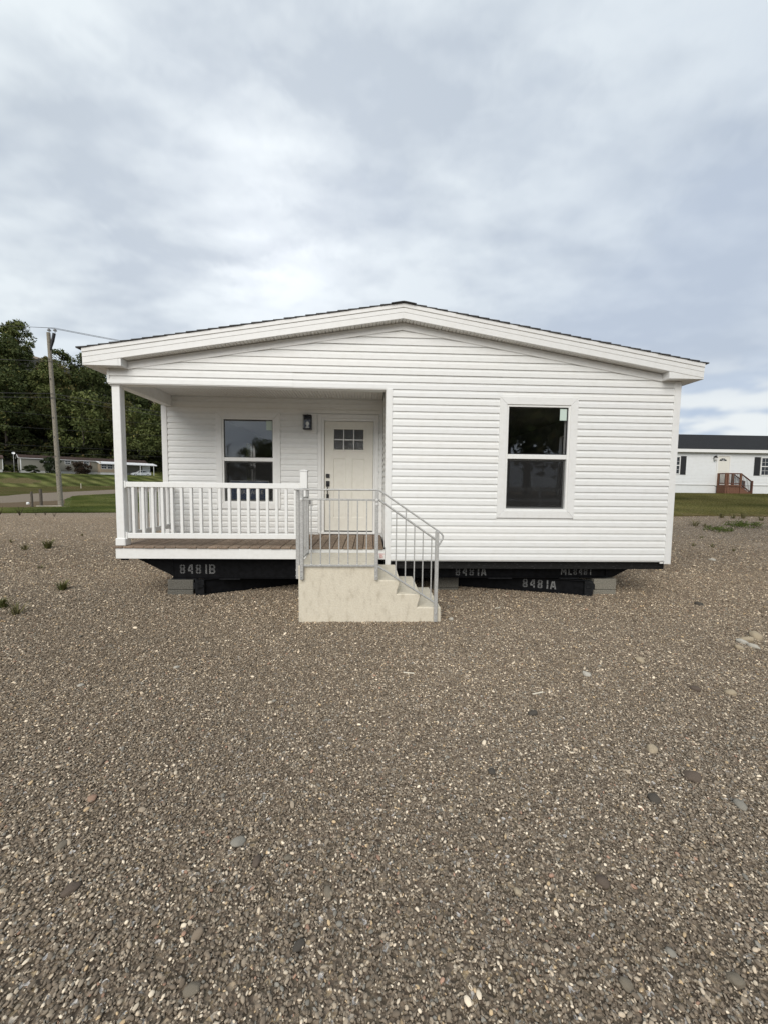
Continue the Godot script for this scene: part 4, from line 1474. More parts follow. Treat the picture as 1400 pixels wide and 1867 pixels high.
func hitch(label: String, a: Vector3, b: Vector3, text: String, flip: bool) -> void:
	# an I-beam drawbar lying on the ground with its plated end to the front, from a (front) to b (back)
	var len := (b - a).length()
	var dir := (b - a) / len
	var t := thing("drawbar", label, "trailer hitch", a, 0.0, "detached drawbars lying under the white home")
	var bs := Basis(dir, Vector3.UP, dir.cross(Vector3.UP).normalized())
	if bs.z.z < 0.0:
		bs = Basis(-dir, Vector3.UP, (-dir).cross(Vector3.UP).normalized())
	var s := signf(dir.dot(bs.x))
	var xf := Transform3D(bs, Vector3.ZERO)
	var g := Geo.new()
	beam(g, minf(0.12 * s, len * s), maxf(0.12 * s, len * s), 0.004, 0.236, -0.05, xf, 0.05)
	build("drawbar_beam", g, M.steel_black, t)
	g = Geo.new()
	g.box(Vector3(minf(0.0, 0.12 * s), 0.010, -0.10), Vector3(maxf(0.0, 0.12 * s), 0.228, 0.004), 0.006, xf)
	g.box(Vector3(minf(-0.03 * s, 0.0), 0.10, -0.08), Vector3(maxf(-0.03 * s, 0.0), 0.19, -0.01), 0.006, xf)
	g.box(Vector3(minf(0.02 * s, 0.10 * s), 0.12, 0.004), Vector3(maxf(0.02 * s, 0.10 * s), 0.165, 0.022), 0.004, xf)
	build("end_plate", g, M.steel_worn, t)
	g = Geo.new()
	g.box(Vector3(minf(0.02 * s, 0.16 * s), 0.0, -0.11), Vector3(maxf(0.02 * s, 0.16 * s), 0.012, 0.02), 0.002, xf)
	build("foot_plate", g, M.steel_worn, t)
	if text:
		var tx := Transform3D(bs, bs * Vector3(-1.02, 0.058, 0.0025 - 0.044))
		stencil(t, text, tx, 0.135, 0.112)


func make_under_things() -> void:
	pier("grey concrete block pier under the left end of the porch beam", Vector3(0.600, -0.02, -0.42), Vector3(0.975, 0.226, -0.22), 0.075, M.block)
	pier("grey concrete block pier under the house just right of the concrete steps", Vector3(4.62, -0.02, -0.72), Vector3(5.03, 0.20, -0.50), 0.035, M.block)
	pier("pale concrete block pier under the right end of the house", Vector3(7.10, -0.02, -0.44), Vector3(7.46, 0.246, -0.24), 0.075, M.block_pale)
	hitch("plain black steel drawbar beam lying under the porch beside the left block pier", Vector3(1.04, 0.0, -0.16), Vector3(2.9, 0.0, -1.05), "", false)
	hitch("black steel drawbar beam stencilled 8481A lying under the right half of the house", Vector3(7.03, 0.0, -0.14), Vector3(5.0, 0.0, -0.74), "8481A", true)
	# sign standing inside the porch window
	var sg := thing("available_sign", "blue AVAILABLE sign standing inside the porch window", "sign", Vector3(1.42, 1.33, RZ - 0.112))
	bx("sign_board", Vector3(-0.35, 0.0, -0.01), Vector3(0.35, 0.395, 0.0), M.sign_white, sg, 0.002)
	bx("sign_face", Vector3(-0.335, 0.015, 0.0005), Vector3(0.335, 0.380, 0.003), M.sign_blue, sg, 0.0)
	var tm := TextMesh.new()
	var sf := SystemFont.new()
	sf.font_names = PackedStringArray(["Droid Sans"])
	sf.font_weight = 700
	tm.font = sf
	tm.text = "AVAILABLE"
	tm.font_size = 32
	tm.pixel_size = 0.0030
	tm.depth = 0.002
	var tmi := put_mesh("lettering", tm, M.sign_white, sg)
	tmi.position = Vector3(0, 0.185, 0.0045)


# ------------------------------------------------------------------ concrete steps
func make_steps() -> void:
	var st := thing("concrete_steps", "cream precast concrete steps with grey metal handrail in front of the porch", "steps")
	var p := PackedVector2Array([Vector2(2.756, -0.03), Vector2(2.754, 0.690), Vector2(3.708, 0.692)])
	for k in 2:
		var nx: float = [3.708, 3.966][k]
		var ny: float = [0.692, 0.520][k]
		var lo: float = [0.520, 0.349][k]
		p.append_array(PackedVector2Array([Vector2(nx + 0.002, ny - 0.028), Vector2(nx - 0.012, ny - 0.075), Vector2(nx - 0.028, ny - 0.125), Vector2(nx - 0.034, lo + 0.002)]))
		p.append(Vector2([3.966, 4.218][k], lo))
	p.append_array(PackedVector2Array([Vector2(4.220, 0.322), Vector2(4.206, 0.275), Vector2(4.190, 0.225), Vector2(4.184, 0.187), Vector2(4.466, 0.185), Vector2(4.472, 0.16), Vector2(4.476, -0.03)]))
	var g := Geo.new()
	g.prism(p, 0.025, 0.965, 0.010)
	build("block", g, M.concrete, st)
	var hr := st
	var zf := 0.992
	# posts
	var posts := [[2.800, 0.535, 1.598, zf - 0.002], [3.682, 0.535, 1.598, zf - 0.002], [4.402, 0.020, 1.128, zf - 0.002], [2.731, 0.515, 1.598, 0.86], [2.731, 0.515, 1.598, 0.13]]
	for q in posts:
		bx("rail_post", Vector3(q[0] - 0.021, q[1], q[3] - 0.021), Vector3(q[0] + 0.021, q[2], q[3] + 0.021), M.galvanized, hr, 0.005)
	g = Geo.new()
	for q in posts:
		for yy in [0.035, 0.105]:
			if q[3] > 0.9:
				g.lathe(Vector3(q[0], q[1] + yy, q[3] + 0.021), [Vector2(0.009, 0.0), Vector2(0.009, 0.005), Vector2(0.005, 0.008), Vector2(0.0, 0.008)], 8, Basis(Vector3.RIGHT, PI / 2))
			else:
				g.lathe(Vector3(q[0] - 0.021, q[1] + yy, q[3]), [Vector2(0.009, 0.0), Vector2(0.009, 0.005), Vector2(0.005, 0.008), Vector2(0.0, 0.008)], 8, Basis(Vector3.BACK, PI / 2))
	build("bolt_heads", g, M.bolt, hr)
	# rails
	g = Geo.new()
	g.tube([Vector3(2.715, 1.606, zf), Vector3(3.672, 1.610, zf), Vector3(3.706, 1.604, zf), Vector3(3.735, 1.588, zf), Vector3(4.405, 1.134, zf), Vector3(4.452, 1.098, zf), Vector3(4.474, 1.066, zf), Vector3(4.470, 1.035, zf), Vector3(4.424, 0.955, zf)], [0.011], 8)
	build("hand_rail", g, M.galvanized, hr)
	g = Geo.new()
	g.tube([Vector3(2.731, 1.606, 0.96), Vector3(2.731, 1.606, 0.06)], [0.011], 8)
	build("hand_rail", g, M.galvanized, hr)
	g = Geo.new()
	g.box(Vector3(2.821, 1.480, zf - 0.008), Vector3(3.661, 1.503, zf + 0.008), 0.003)
	build("mid_rail", g, M.galvanized, hr)
	g = Geo.new()
	g.tube([Vector3(3.700, 1.497, zf), Vector3(4.390, 1.022, zf)], [0.012], 6)
	build("mid_rail", g, M.galvanized, hr)
	bx("mid_rail", Vector3(2.723, 1.480, 0.15), Vector3(2.739, 1.503, 0.84), M.galvanized, hr, 0.003)
	bx("bottom_rail", Vector3(2.821, 0.694, zf - 0.008), Vector3(3.661, 0.716, zf + 0.008), M.galvanized, hr, 0.003)
	bx("bottom_rail", Vector3(2.723, 0.694, 0.15), Vector3(2.739, 0.716, 0.84), M.galvanized, hr, 0.003)
	g = Geo.new()
	g.tube([Vector3(3.700, 0.700, zf), Vector3(4.385, 0.255, zf)], [0.012], 6)
	build("bottom_rail", g, M.galvanized, hr)
	for k in 7:
		var x := 2.912 + k * 0.1087
		bx("baluster", Vector3(x - 0.0068, 0.7155, zf - 0.0068), Vector3(x + 0.0068, 1.597 if k == 3 else 1.4805, zf + 0.0068), M.galvanized, hr, 0.002)
	var xs := [3.913, 4.026, 4.132, 4.234, 4.338]
	for k in 5:
		var x: float = xs[k]
		var lo := 0.700 - (x - 3.700) * 0.6496
		var hi := 1.497 - (x - 3.700) * 0.6884
		if k == 1:
			hi = 1.588 - (x - 3.735) * 0.6776
		bx("baluster", Vector3(x - 0.0068, lo, zf - 0.0066), Vector3(x + 0.0068, hi, zf + 0.0066), M.galvanized, hr, 0.002)
	for k in 6:
		var z := 0.78 - k * 0.105
		bx("baluster", Vector3(2.7242, 0.7155, z - 0.0068), Vector3(2.7378, 1.4805, z + 0.0068), M.galvanized, hr, 0.002)
	g = Geo.new()
	for q in [Vector3(3.682, 1.49, zf + 0.02), Vector3(2.800, 1.49, zf + 0.02), Vector3(3.682, 1.44, zf + 0.02)]:
		g.lathe(q, [Vector2(0.019, 0.0), Vector2(0.015, 0.006), Vector2(0.0, 0.008)], 8, Basis(Vector3.RIGHT, PI / 2))
	for k in 7:
		g.lathe(Vector3(2.912 + k * 0.1087, 0.716, zf), [Vector2(0.013, 0.0), Vector2(0.010, 0.006), Vector2(0.0, 0.007)], 8)
	build("welds", g, M.weld, hr)


# ------------------------------------------------------------------ background: right-hand home
func lapped(g: Geo, x0: float, x1: float, y0: float, y1: float, z: float, hgt: float, xf := Transform3D.IDENTITY) -> void:
	var y := y0
	while y < y1 - 0.01:
		var e := minf(y + hgt, y1)
		g.quad(xf * Vector3(x0, y, z + 0.014), xf * Vector3(x1, y, z + 0.014), xf * Vector3(x1, e, z), xf * Vector3(x0, e, z), xf.basis.z)
		g.quad(xf * Vector3(x0, y, z + 0.014), xf * Vector3(x1, y, z + 0.014), xf * Vector3(x1, y, z), xf * Vector3(x0, y, z), Vector3.DOWN)
		y = e


func far_window(parent: Node, x0: float, x1: float, y0: float, y1: float, z: float, cols: int, rows: int, trim: Material) -> void:
	var wn := node("window", parent)
	var g := Geo.new()
	ring(g, x0, x1, y0, y1, 0.06, z - 0.01, z + 0.045, 0.0)
	g.box(Vector3(x0 + 0.06, (y0 + y1) / 2 - 0.03, z), Vector3(x1 - 0.06, (y0 + y1) / 2 + 0.03, z + 0.04))
	build("frame", g, trim, wn)
	bx("pane", Vector3(x0 + 0.055, y0 + 0.055, z + 0.004), Vector3(x1 - 0.055, y1 - 0.055, z + 0.012), M.car_glass, wn, 0.0)
	if cols > 1:
		g = Geo.new()
		for k in range(1, cols):
			var x := lerpf(x0 + 0.06, x1 - 0.06, float(k) / cols)
			g.box(Vector3(x - 0.01, y0 + 0.06, z + 0.0125), Vector3(x + 0.01, y1 - 0.06, z + 0.020))
		for k in range(1, rows):
			var y := lerpf(y0 + 0.06, y1 - 0.06, float(k) / rows)
			g.box(Vector3(x0 + 0.06, y - 0.01, z + 0.0128), Vector3(x1 - 0.06, y + 0.01, z + 0.0195))
		build("grille", g, M.weld, wn)


func make_right_home() -> void:
	var o := Vector3(30.0, 1.35, -22.5)
	var t := thing("neighbouring_home", "long white home with dark shingle roof and black shutters beyond the right bank lawn", "house", o)
	var x0 := -9.0
	var x1 := 17.0
	var g := Geo.new()
	g.box(Vector3(x0, 0.62, -8.6), Vector3(x1, 3.06, -0.002))
	build("wall", g, M.far_white, t)
	g = Geo.new()
	for q in [[x0, -3.86], [-2.70, -0.30], [0.72, 2.62], [4.95, x1]]:
		lapped(g, q[0], q[1], 0.69, 3.05, 0.0, 0.11)
	lapped(g, -3.86, -2.70, 0.69, 1.38, 0.0, 0.11)
	lapped(g, -3.86, -2.70, 2.80, 3.05, 0.0, 0.11)
	lapped(g, 2.62, 4.95, 0.69, 1.38, 0.0, 0.11)
	lapped(g, 2.62, 4.95, 2.80, 3.05, 0.0, 0.11)
	stuff(build("siding", g, M.far_white, t))
	g = Geo.new()
	g.box(Vector3(x0, -0.3, -8.5), Vector3(x1, 0.66, -0.03))
	build("skirting", g, M.far_white, t)
	bx("skirting_trim", Vector3(x0, 0.655, -0.02), Vector3(x1, 0.695, 0.03), M.far_trim, t, 0.0)
	# roof
	var roof := node("roof", t)
	g = Geo.new()
	for s in [[0.32, -4.3], [-8.92, -4.3]]:
		var n := 24
		for k in n:
			var a := float(k) / n
			var b := float(k + 1) / n
			var za := lerpf(s[0], s[1], a)
			var zb := lerpf(s[0], s[1], b)
			var ya := lerpf(3.30, 5.02, a)
			var yb := lerpf(3.30, 5.02, b)
			g.quad(Vector3(x0 - 0.2, ya + 0.014, za), Vector3(x1 + 0.2, ya + 0.014, za), Vector3(x1 + 0.2, yb, zb), Vector3(x0 - 0.2, yb, zb), Vector3.UP)
			g.quad(Vector3(x0 - 0.2, ya + 0.014, za), Vector3(x1 + 0.2, ya + 0.014, za), Vector3(x1 + 0.2, ya, za), Vector3(x0 - 0.2, ya, za), Vector3(0, 0, signf(s[0])))
	stuff(build("shingles", g, M.roof_dark, roof))
	bx("fascia", Vector3(x0 - 0.2, 3.07, 0.27), Vector3(x1 + 0.2, 3.30, 0.31), M.far_trim, roof, 0.0)
	bx("soffit", Vector3(x0 - 0.2, 3.062, 0.0), Vector3(x1 + 0.2, 3.09, 0.272), M.far_trim, roof, 0.0)
	g = Geo.new()
	for e in [x0, x1]:
		g.tri(Vector3(e, 3.06, 0), Vector3(e, 3.06, -8.6), Vector3(e, 5.0, -4.3), Vector3(signf(e - 3), 0, 0))
	build("gable", g, M.far_white, roof)
	# openings
	far_window(t, -3.80, -3.16, 1.42, 2.76, 0.0, 2, 4, M.far_trim)
	bx("shutter", Vector3(-3.12, 1.40, 0.0), Vector3(-2.70, 2.78, 0.03), M.shutter, t, 0.0)
	bx("shutter", Vector3(2.62, 1.40, 0.0), Vector3(3.09, 2.78, 0.03), M.shutter, t, 0.0)
	far_window(t, 3.13, 4.42, 1.40, 2.78, 0.0, 4, 4, M.far_trim)
	bx("shutter", Vector3(4.46, 1.40, 0.0), Vector3(4.93, 2.78, 0.03), M.shutter, t, 0.0)
	var dr := node("door", t)
	g = Geo.new()
	ring(g, -0.34, 0.75, 0.60, 2.90, 0.09, 0.0, 0.05, 0.0)
	build("frame", g, M.far_trim, dr)
	bx("slab", Vector3(-0.25, 0.70, -0.01), Vector3(0.66, 2.81, 0.02), M.door, dr, 0.0)
	g = Geo.new()
	for k in 8:
		var a := PI * k / 8.0
		var b := PI * (k + 1) / 8.0
		g.tri(Vector3(0.15, 2.46, 0.024), Vector3(0.15 + 0.29 * cos(a), 2.46 + 0.20 * sin(a), 0.024), Vector3(0.15 + 0.29 * cos(b), 2.46 + 0.20 * sin(b), 0.024), Vector3.BACK)
	build("fan_light", g, M.car_glass, dr)
	g = Geo.new()
	for a in [0.25, 0.5, 0.75]:
		var d := Vector3(cos(a * PI) * 1.35, sin(a * PI), 0)
		g.tube([Vector3(0.15, 2.46, 0.03), Vector3(0.15, 2.46, 0.03) + d * 0.19], [0.012], 4)
	build("fan_bars", g, M.far_trim, dr)
	for q in [-0.16, 0.20]:
		g = Geo.new()
		ring(g, q, q + 0.28, 1.38, 1.70, 0.02, 0.02, 0.030, 0.0)
		build("raised_panel", g, M.door, dr)
	var lp := node("wall_lantern", t, Vector3(-0.52, 2.62, 0.0))
	g = Geo.new()
	g.lathe(Vector3(0, 0.06, 0.12), [Vector2(0.02, 0.16), Vector2(0.13, 0.05), Vector2(0.13, 0.02), Vector2(0.02, 0.02)], 10)
	g.box(Vector3(-0.04, -0.05, 0.0), Vector3(0.04, 0.2, 0.03))
	build("hood", g, M.black, lp)
	g = Geo.new()
	g.lathe(Vector3(0, -0.17, 0.12), [Vector2(0.04, 0.0), Vector2(0.09, 0.1), Vector2(0.10, 0.25)], 10)
	build("globe", g, M.weld, lp)
	# timber deck and stairs
	var dk := thing("timber_deck", "reddish brown timber landing with stairs at the door of the white home on the right", "deck", o + Vector3(0, 0, 0.06))
	var z0 := 0.0
	var z1 := 0.72
	for q in [[-0.20, z0 + 0.10], [-0.20, z1], [-0.06, z1], [0.92, z1], [0.92, z0 + 0.10]]:
		bx("post", Vector3(q[0] - 0.05, -0.1, q[1] - 0.10), Vector3(q[0] + 0.05, 1.54, q[1]), M.cedar, dk, 0.0)
	bx("deck_floor", Vector3(-0.24, 0.56, z0), Vector3(0.95, 0.66, z1 + 0.02), M.cedar, dk, 0.0)
	for k in 6:
		var x := -0.005 + k * 0.147
		bx("skirt_board", Vector3(x, -0.08, z1 - 0.07), Vector3(x + 0.137, 0.555, z1 - 0.045), M.cedar, dk, 0.0)
	for k in 4:
		var z := z0 + 0.105 + k * 0.128
		bx("skirt_board", Vector3(-0.235, -0.08, z), Vector3(-0.21, 0.555, z + 0.118), M.cedar, dk, 0.0)
	for y in [[1.46, 1.54], [0.74, 0.81]]:
		bx("rail", Vector3(-0.01, y[0], z1 - 0.08), Vector3(0.87, y[1], z1 - 0.03), M.cedar_dark, dk, 0.0)
		bx("rail", Vector3(-0.225, y[0], z0 + 0.1), Vector3(-0.175, y[1], z1 - 0.1), M.cedar_dark, dk, 0.0)
	for k in 7:
		var x := 0.08 + k * 0.112
		bx("baluster", Vector3(x, 0.81, z1 - 0.065), Vector3(x + 0.022, 1.46, z1 - 0.043), M.dark_bar, dk, 0.0)
	for k in 5:
		var z := z0 + 0.16 + k * 0.095
		bx("baluster", Vector3(-0.211, 0.81, z), Vector3(-0.189, 1.46, z + 0.022), M.dark_bar, dk, 0.0)
	# stairs going down to the right, front and back railings
	var g2: Geo
	var fall := Vector3(0.86, -0.60, 0)
	for zz in [z1 - 0.055, z0 + 0.06]:
		for hgt in [1.50, 0.70]:
			g2 = Geo.new()
			g2.tube([Vector3(0.94, hgt, zz), Vector3(0.94, hgt, zz) + fall], [0.045], 4)
			build("stair_rail", g2, M.cedar_dark, dk)
		bx("post", Vector3(1.76, -0.1, zz - 0.045), Vector3(1.86, 0.98, zz + 0.055), M.cedar_dark, dk, 0.0)
		for k in 7:
			var a := 0.09 + k * 0.108
			var y := -a * 0.6977
			bx("baluster", Vector3(0.94 + a, 0.70 + y, zz - 0.011), Vector3(0.96 + a, 1.50 + y, zz + 0.011), M.dark_bar, dk, 0.0)
	for k in 3:
		bx("tread", Vector3(0.96 + k * 0.27, 0.42 - k * 0.15, z0 + 0.02), Vector3(1.25 + k * 0.27, 0.46 - k * 0.15, z1 - 0.01), M.cedar, dk, 0.0)
		bx("riser", Vector3(0.955 + k * 0.27, 0.30 - k * 0.15, z0 + 0.02), Vector3(0.975 + k * 0.27, 0.42 - k * 0.15, z1 - 0.02), M.far_trim, dk, 0.0)
	g2 = Geo.new()
	g2.prism(PackedVector2Array([Vector2(0.96, 0.52), Vector2(1.80, 0.02), Vector2(1.80, -0.1), Vector2(0.96, -0.1)]), z1 - 0.04, z1 - 0.01)
	build("stringer", g2, M.cedar, dk)


# ------------------------------------------------------------------ background: grey home, porch, car on the hill
func make_hill_homes() -> void:
	var org := Vector3(-65.8, 3.35, -74.0)
	var turn := atan2(0.714, 0.70)
	var t := thing("hill_home", "grey mobile home with brown roof on the hillside lawn, white awning at its right end", "mobile home", org, turn)
	var len := 22.3
	var g := Geo.new()
	g.box(Vector3(0, 0.6, -4.3), Vector3(len, 3.0, -0.01))
	build("wall", g, M.taupe, t)
	g = Geo.new()
	lapped(g, 0.0, len, 0.72, 3.0, 0.0, 0.16)
	stuff(build("siding", g, M.taupe, t))
	bx("skirting", Vector3(0.05, -0.5, -4.2), Vector3(len - 0.05, 0.70, -0.03), M.skirt_white, t, 0.0)
	bx("corner_trim", Vector3(-0.04, 0.6, -0.06), Vector3(0.12, 3.0, 0.03), M.far_trim, t, 0.0)
	bx("corner_trim", Vector3(-0.04, 0.6, -4.34), Vector3(0.02, 3.0, -4.1), M.far_trim, t, 0.0)
	g = Geo.new()
	g.tri(Vector3(-0.02, 3.0, 0.0), Vector3(-0.02, 3.0, -4.3), Vector3(-0.02, 3.72, -2.15), Vector3.LEFT)
	g.tri(Vector3(len, 3.0, 0.0), Vector3(len, 3.0, -4.3), Vector3(len, 3.72, -2.15), Vector3.RIGHT)
	build("gable", g, M.taupe, t)
	var roof := node("roof", t)
	g = Geo.new()
	for s in [[0.22, -2.15], [-4.52, -2.15]]:
		for k in 12:
			var a := k / 12.0
			var b := (k + 1) / 12.0
			var za := lerpf(s[0], s[1], a)
			var zb := lerpf(s[0], s[1], b)
			g.quad(Vector3(-0.3, lerpf(3.04, 3.80, a) + 0.02, za), Vector3(len + 0.3, lerpf(3.04, 3.80, a) + 0.02, za), Vector3(len + 0.3, lerpf(3.04, 3.80, b), zb), Vector3(-0.3, lerpf(3.04, 3.80, b), zb), Vector3.UP)
	stuff(build("shingles", g, M.roof_brown, roof))
	g = Geo.new()
	g.box(Vector3(-0.3, 2.96, 0.19), Vector3(len + 0.3, 3.05, 0.23))
	g.prism(PackedVector2Array([Vector2(0.22, 2.96), Vector2(-2.15, 3.70), Vector2(-4.52, 2.96), Vector2(-4.52, 3.06), Vector2(-2.15, 3.80), Vector2(0.22, 3.06)]), -0.03, 0.03, 0.0, Transform3D(Basis(Vector3.UP, -PI / 2), Vector3(-0.31, 0, 0)))
	build("fascia", g, M.far_trim, roof)
	far_window(t, 10.1, 11.1, 2.12, 2.90, 0.0, 2, 2, M.far_trim)
	bx("shutter", Vector3(9.72, 2.08, 0.0), Vector3(10.06, 2.94, 0.04), M.shutter_tan, t, 0.0)
	bx("shutter", Vector3(11.14, 2.08, 0.0), Vector3(11.48, 2.94, 0.04), M.shutter_tan, t, 0.0)
	far_window(t, 8.45, 9.15, 2.30, 2.86, 0.0, 1, 1, M.far_trim)
	far_window(t, 6.9, 7.9, 2.12, 2.90, 0.0, 2, 2, M.far_trim)
	far_window(t, 3.4, 4.4, 2.12, 2.90, 0.0, 2, 2, M.far_trim)
	# enclosed porch and awning
	var ep := node("enclosed_porch", t)
	g = Geo.new()
	g.box(Vector3(12.6, 0.55, 0.02), Vector3(16.2, 1.30, 2.4))
	g.box(Vector3(12.6, 1.305, 0.02), Vector3(12.7, 2.9, 2.4))
	g.box(Vector3(16.1, 1.305, 0.02), Vector3(16.2, 2.9, 2.4))
	build("half_wall", g, M.tan_wall, ep)
	bx("porch_skirt", Vector3(12.65, -0.4, 0.03), Vector3(16.15, 0.548, 2.36), M.skirt_white, ep, 0.0)
	bx("header", Vector3(12.701, 2.42, 2.33), Vector3(16.099, 2.62, 2.39), M.far_trim, ep, 0.0)
	for k in 3:
		far_window(t, 12.75 + k * 1.12, 13.80 + k * 1.12, 1.31, 2.42, 2.34, 2, 2, M.far_trim)
	for k in 4:
		bx("mullion", Vector3(12.68 + k * 1.12, 1.30, 2.33), Vector3(12.745 + k * 1.12, 2.42, 2.42), M.tan_wall, ep, 0.0)
	var aw := node("awning", t)
	g = Geo.new()
	var x := 12.2
	while x < 23.6:
		g.quad(Vector3(x, 3.02, -0.02), Vector3(x + 0.30, 3.02, -0.02), Vector3(x + 0.30, 2.50, 3.1), Vector3(x, 2.50, 3.1), Vector3.UP)
		g.box(Vector3(x + 0.28, 2.50, 3.08), Vector3(x + 0.32, 2.56, 3.12))
		g.quad(Vector3(x + 0.28, 3.02, -0.02), Vector3(x + 0.31, 3.06, -0.02), Vector3(x + 0.31, 2.54, 3.1), Vector3(x + 0.28, 2.50, 3.1), Vector3.LEFT)
		x += 0.30
	g.box(Vector3(12.2, 2.36, 3.06), Vector3(23.6, 2.51, 3.12))
	build("awning_roof", g, M.awning, aw)
	for q in [17.0, 20.1, 22.9]:
		bx("awning_post", Vector3(q - 0.05, -0.6, 2.98), Vector3(q + 0.05, 2.40, 3.06), M.far_trim, aw, 0.0)
	bx("carport_screen", Vector3(21.3, 0.9, 0.05), Vector3(23.0, 2.4, 0.10), M.far_trim, aw, 0.0)
	# car under the awning
	make_car(org + Vector3(0, -0.18, 0) + Basis(Vector3.UP, turn) * Vector3(20.55, 0, 1.55), turn)
	# dish
	var dish := thing("satellite_dish", "pale satellite dish on a mast at the left end of the grey mobile home", "satellite dish", org + Basis(Vector3.UP, turn) * Vector3(-0.75, 0, -2.6), turn)
	g = Geo.new()
	g.tube([Vector3(0, -0.2, 0), Vector3(0, 3.85, 0)], [0.04], 6)
	build("mast", g, M.weld, dish)
	g = Geo.new()
	g.lathe(Vector3(0, 4.0, 0.05), [Vector2(0.0, 0.0), Vector2(0.13, 0.02), Vector2(0.25, 0.07), Vector2(0.26, 0.08)], 14, Basis(Vector3.RIGHT, PI / 2 - 0.5))
	build("reflector", g, M.far_trim, dish)
	# the next home, cut by the left edge of the picture
	var nb := thing("far_home", "grey mobile home end cut off by the left edge of the photo", "mobile home", org, turn)
	g = Geo.new()
	g.box(Vector3(-22.0, 0.6, -3.0), Vector3(-2.55, 2.75, 0.6))
	build("wall", g, M.taupe, nb)
	g = Geo.new()
	g.prism(PackedVector2Array([Vector2(0.85, 2.72), Vector2(0.85, 2.88), Vector2(-1.2, 3.45), Vector2(-3.25, 2.88), Vector2(-3.25, 2.72)]), 2.40, 22.2, 0.0, Transform3D(Basis(Vector3.UP, -PI / 2), Vector3.ZERO))
	build("roof", g, M.roof_brown, nb)
	bx("skirting", Vector3(-21.9, -0.6, -2.9), Vector3(-2.6, 0.62, 0.57), M.skirt_white, nb, 0.0)
	bx("corner_trim", Vector3(-2.60, 0.6, 0.50), Vector3(-2.50, 2.72, 0.64), M.far_trim, nb, 0.0)


func make_car(at: Vector3, turn: float) -> void:
	var car := thing("parked_car", "white car parked under the awning of the grey mobile home", "car", at, turn)
	var prof := PackedVector2Array([Vector2(-2.0, 0.30), Vector2(-2.08, 0.52), Vector2(-2.02, 0.74), Vector2(-1.72, 0.84), Vector2(-1.05, 0.92), Vector2(-0.45, 1.34), Vector2(0.0, 1.45), Vector2(0.62, 1.44), Vector2(1.25, 1.20), Vector2(1.62, 1.02), Vector2(2.0, 0.96), Vector2(2.06, 0.60), Vector2(2.02, 0.32), Vector2(1.70, 0.24), Vector2(-1.70, 0.24)])
	var g := Geo.new()
	g.prism(prof, -0.84, 0.84, 0.10)
	build("body", g, M.car_paint, car)
	for side in [-1.0, 1.0]:
		g = Geo.new()
		var z0: float = 0.78 if side > 0.0 else -0.846
		g.prism(PackedVector2Array([Vector2(-0.86, 0.93), Vector2(-0.38, 1.27), Vector2(0.08, 1.36), Vector2(0.08, 0.95)]), z0, z0 + 0.066)
		g.prism(PackedVector2Array([Vector2(0.15, 0.95), Vector2(0.15, 1.36), Vector2(0.60, 1.35), Vector2(1.12, 1.15), Vector2(1.20, 1.0)]), z0, z0 + 0.066)
		build("side_glass", g, M.car_glass, car)
		for wx in [-1.28, 1.28]:
			var wh := node("wheel", car, Vector3(wx, 0.31, 0.76 * side))
			var b := Basis(Vector3.RIGHT, PI / 2)
			g = Geo.new()
			g.lathe(Vector3.ZERO, [Vector2(0.0, -0.1), Vector2(0.27, -0.1), Vector2(0.31, -0.07), Vector2(0.31, 0.07), Vector2(0.27, 0.1), Vector2(0.20, 0.1)], 18, b)
			build("tyre", g, M.tyre, wh)
			g = Geo.new()
			g.lathe(Vector3.ZERO, [Vector2(0.20, 0.104), Vector2(0.18, 0.09), Vector2(0.05, 0.105), Vector2(0.0, 0.11)], 14, b)
			g.lathe(Vector3.ZERO, [Vector2(0.20, -0.104), Vector2(0.18, -0.09), Vector2(0.05, -0.105), Vector2(0.0, -0.11)], 14, b)
			build("rim", g, M.alloy, wh)
	bx("tail_light", Vector3(1.96, 0.72, 0.55), Vector3(2.07, 0.88, 0.80), M.tail_red, car, 0.0)
	bx("headlight", Vector3(-2.05, 0.62, 0.5), Vector3(-1.95, 0.74, 0.78), M.alloy, car, 0.0)


# ------------------------------------------------------------------ vegetation
func crown_geo(salt: int, height: float, radius: float, clusters: int, leaves: int, leaf: float, low: float, cols: Array) -> Geo:
	var r := RandomNumberGenerator.new()
	r.seed = salt
	var g := Geo.new()
	var lumps := []
	for k in clusters:
		var y := low + (1.0 - low) * pow(r.randf(), 0.8)
		var wide := radius * pow(maxf(0.05, 1.0 - pow(absf((y - 0.45) / 0.58), 2.4)), 0.6)
		var a := r.randf() * TAU
		var d := wide * pow(r.randf(), 0.45)
		lumps.append([Vector3(cos(a) * d, y * height, sin(a) * d), radius * r.randf_range(0.16, 0.36), r.randf()])
	for k in leaves:
		var l: Array = lumps[r.randi() % lumps.size()]
		var dir := Vector3(r.randfn(), r.randfn() * 0.75 + 0.25, r.randfn()).normalized()
		var p: Vector3 = l[0] + dir * l[1] * (1.0 - 0.5 * pow(r.randf(), 2.0)) * r.randf_range(0.75, 1.2)
		var nrm := (dir * 0.7 + Vector3(r.randfn(), r.randfn() + 0.4, r.randfn()) * 0.6).normalized()
		var u := nrm.cross(Vector3(r.randfn(), r.randfn(), r.randfn())).normalized()
		var w := nrm.cross(u)
		var s := leaf * r.randf_range(0.55, 1.25)
		u *= s
		w *= s * r.randf_range(0.35, 0.6)
		g.tri(p - u, p + w, p + u * 0.9, nrm)
		g.tri(p - u, p - w * 0.9, p + u, nrm)
		var col: Color = cols[0].lerp(cols[1], clampf(l[2] * 0.5 + r.randf() * 0.5, 0, 1))      # hue drawn by lot for each spray of leaves
		if r.randf() < 0.04:
			col = cols[2]
		g.paint(col * r.randf_range(0.75, 1.25))
	return g


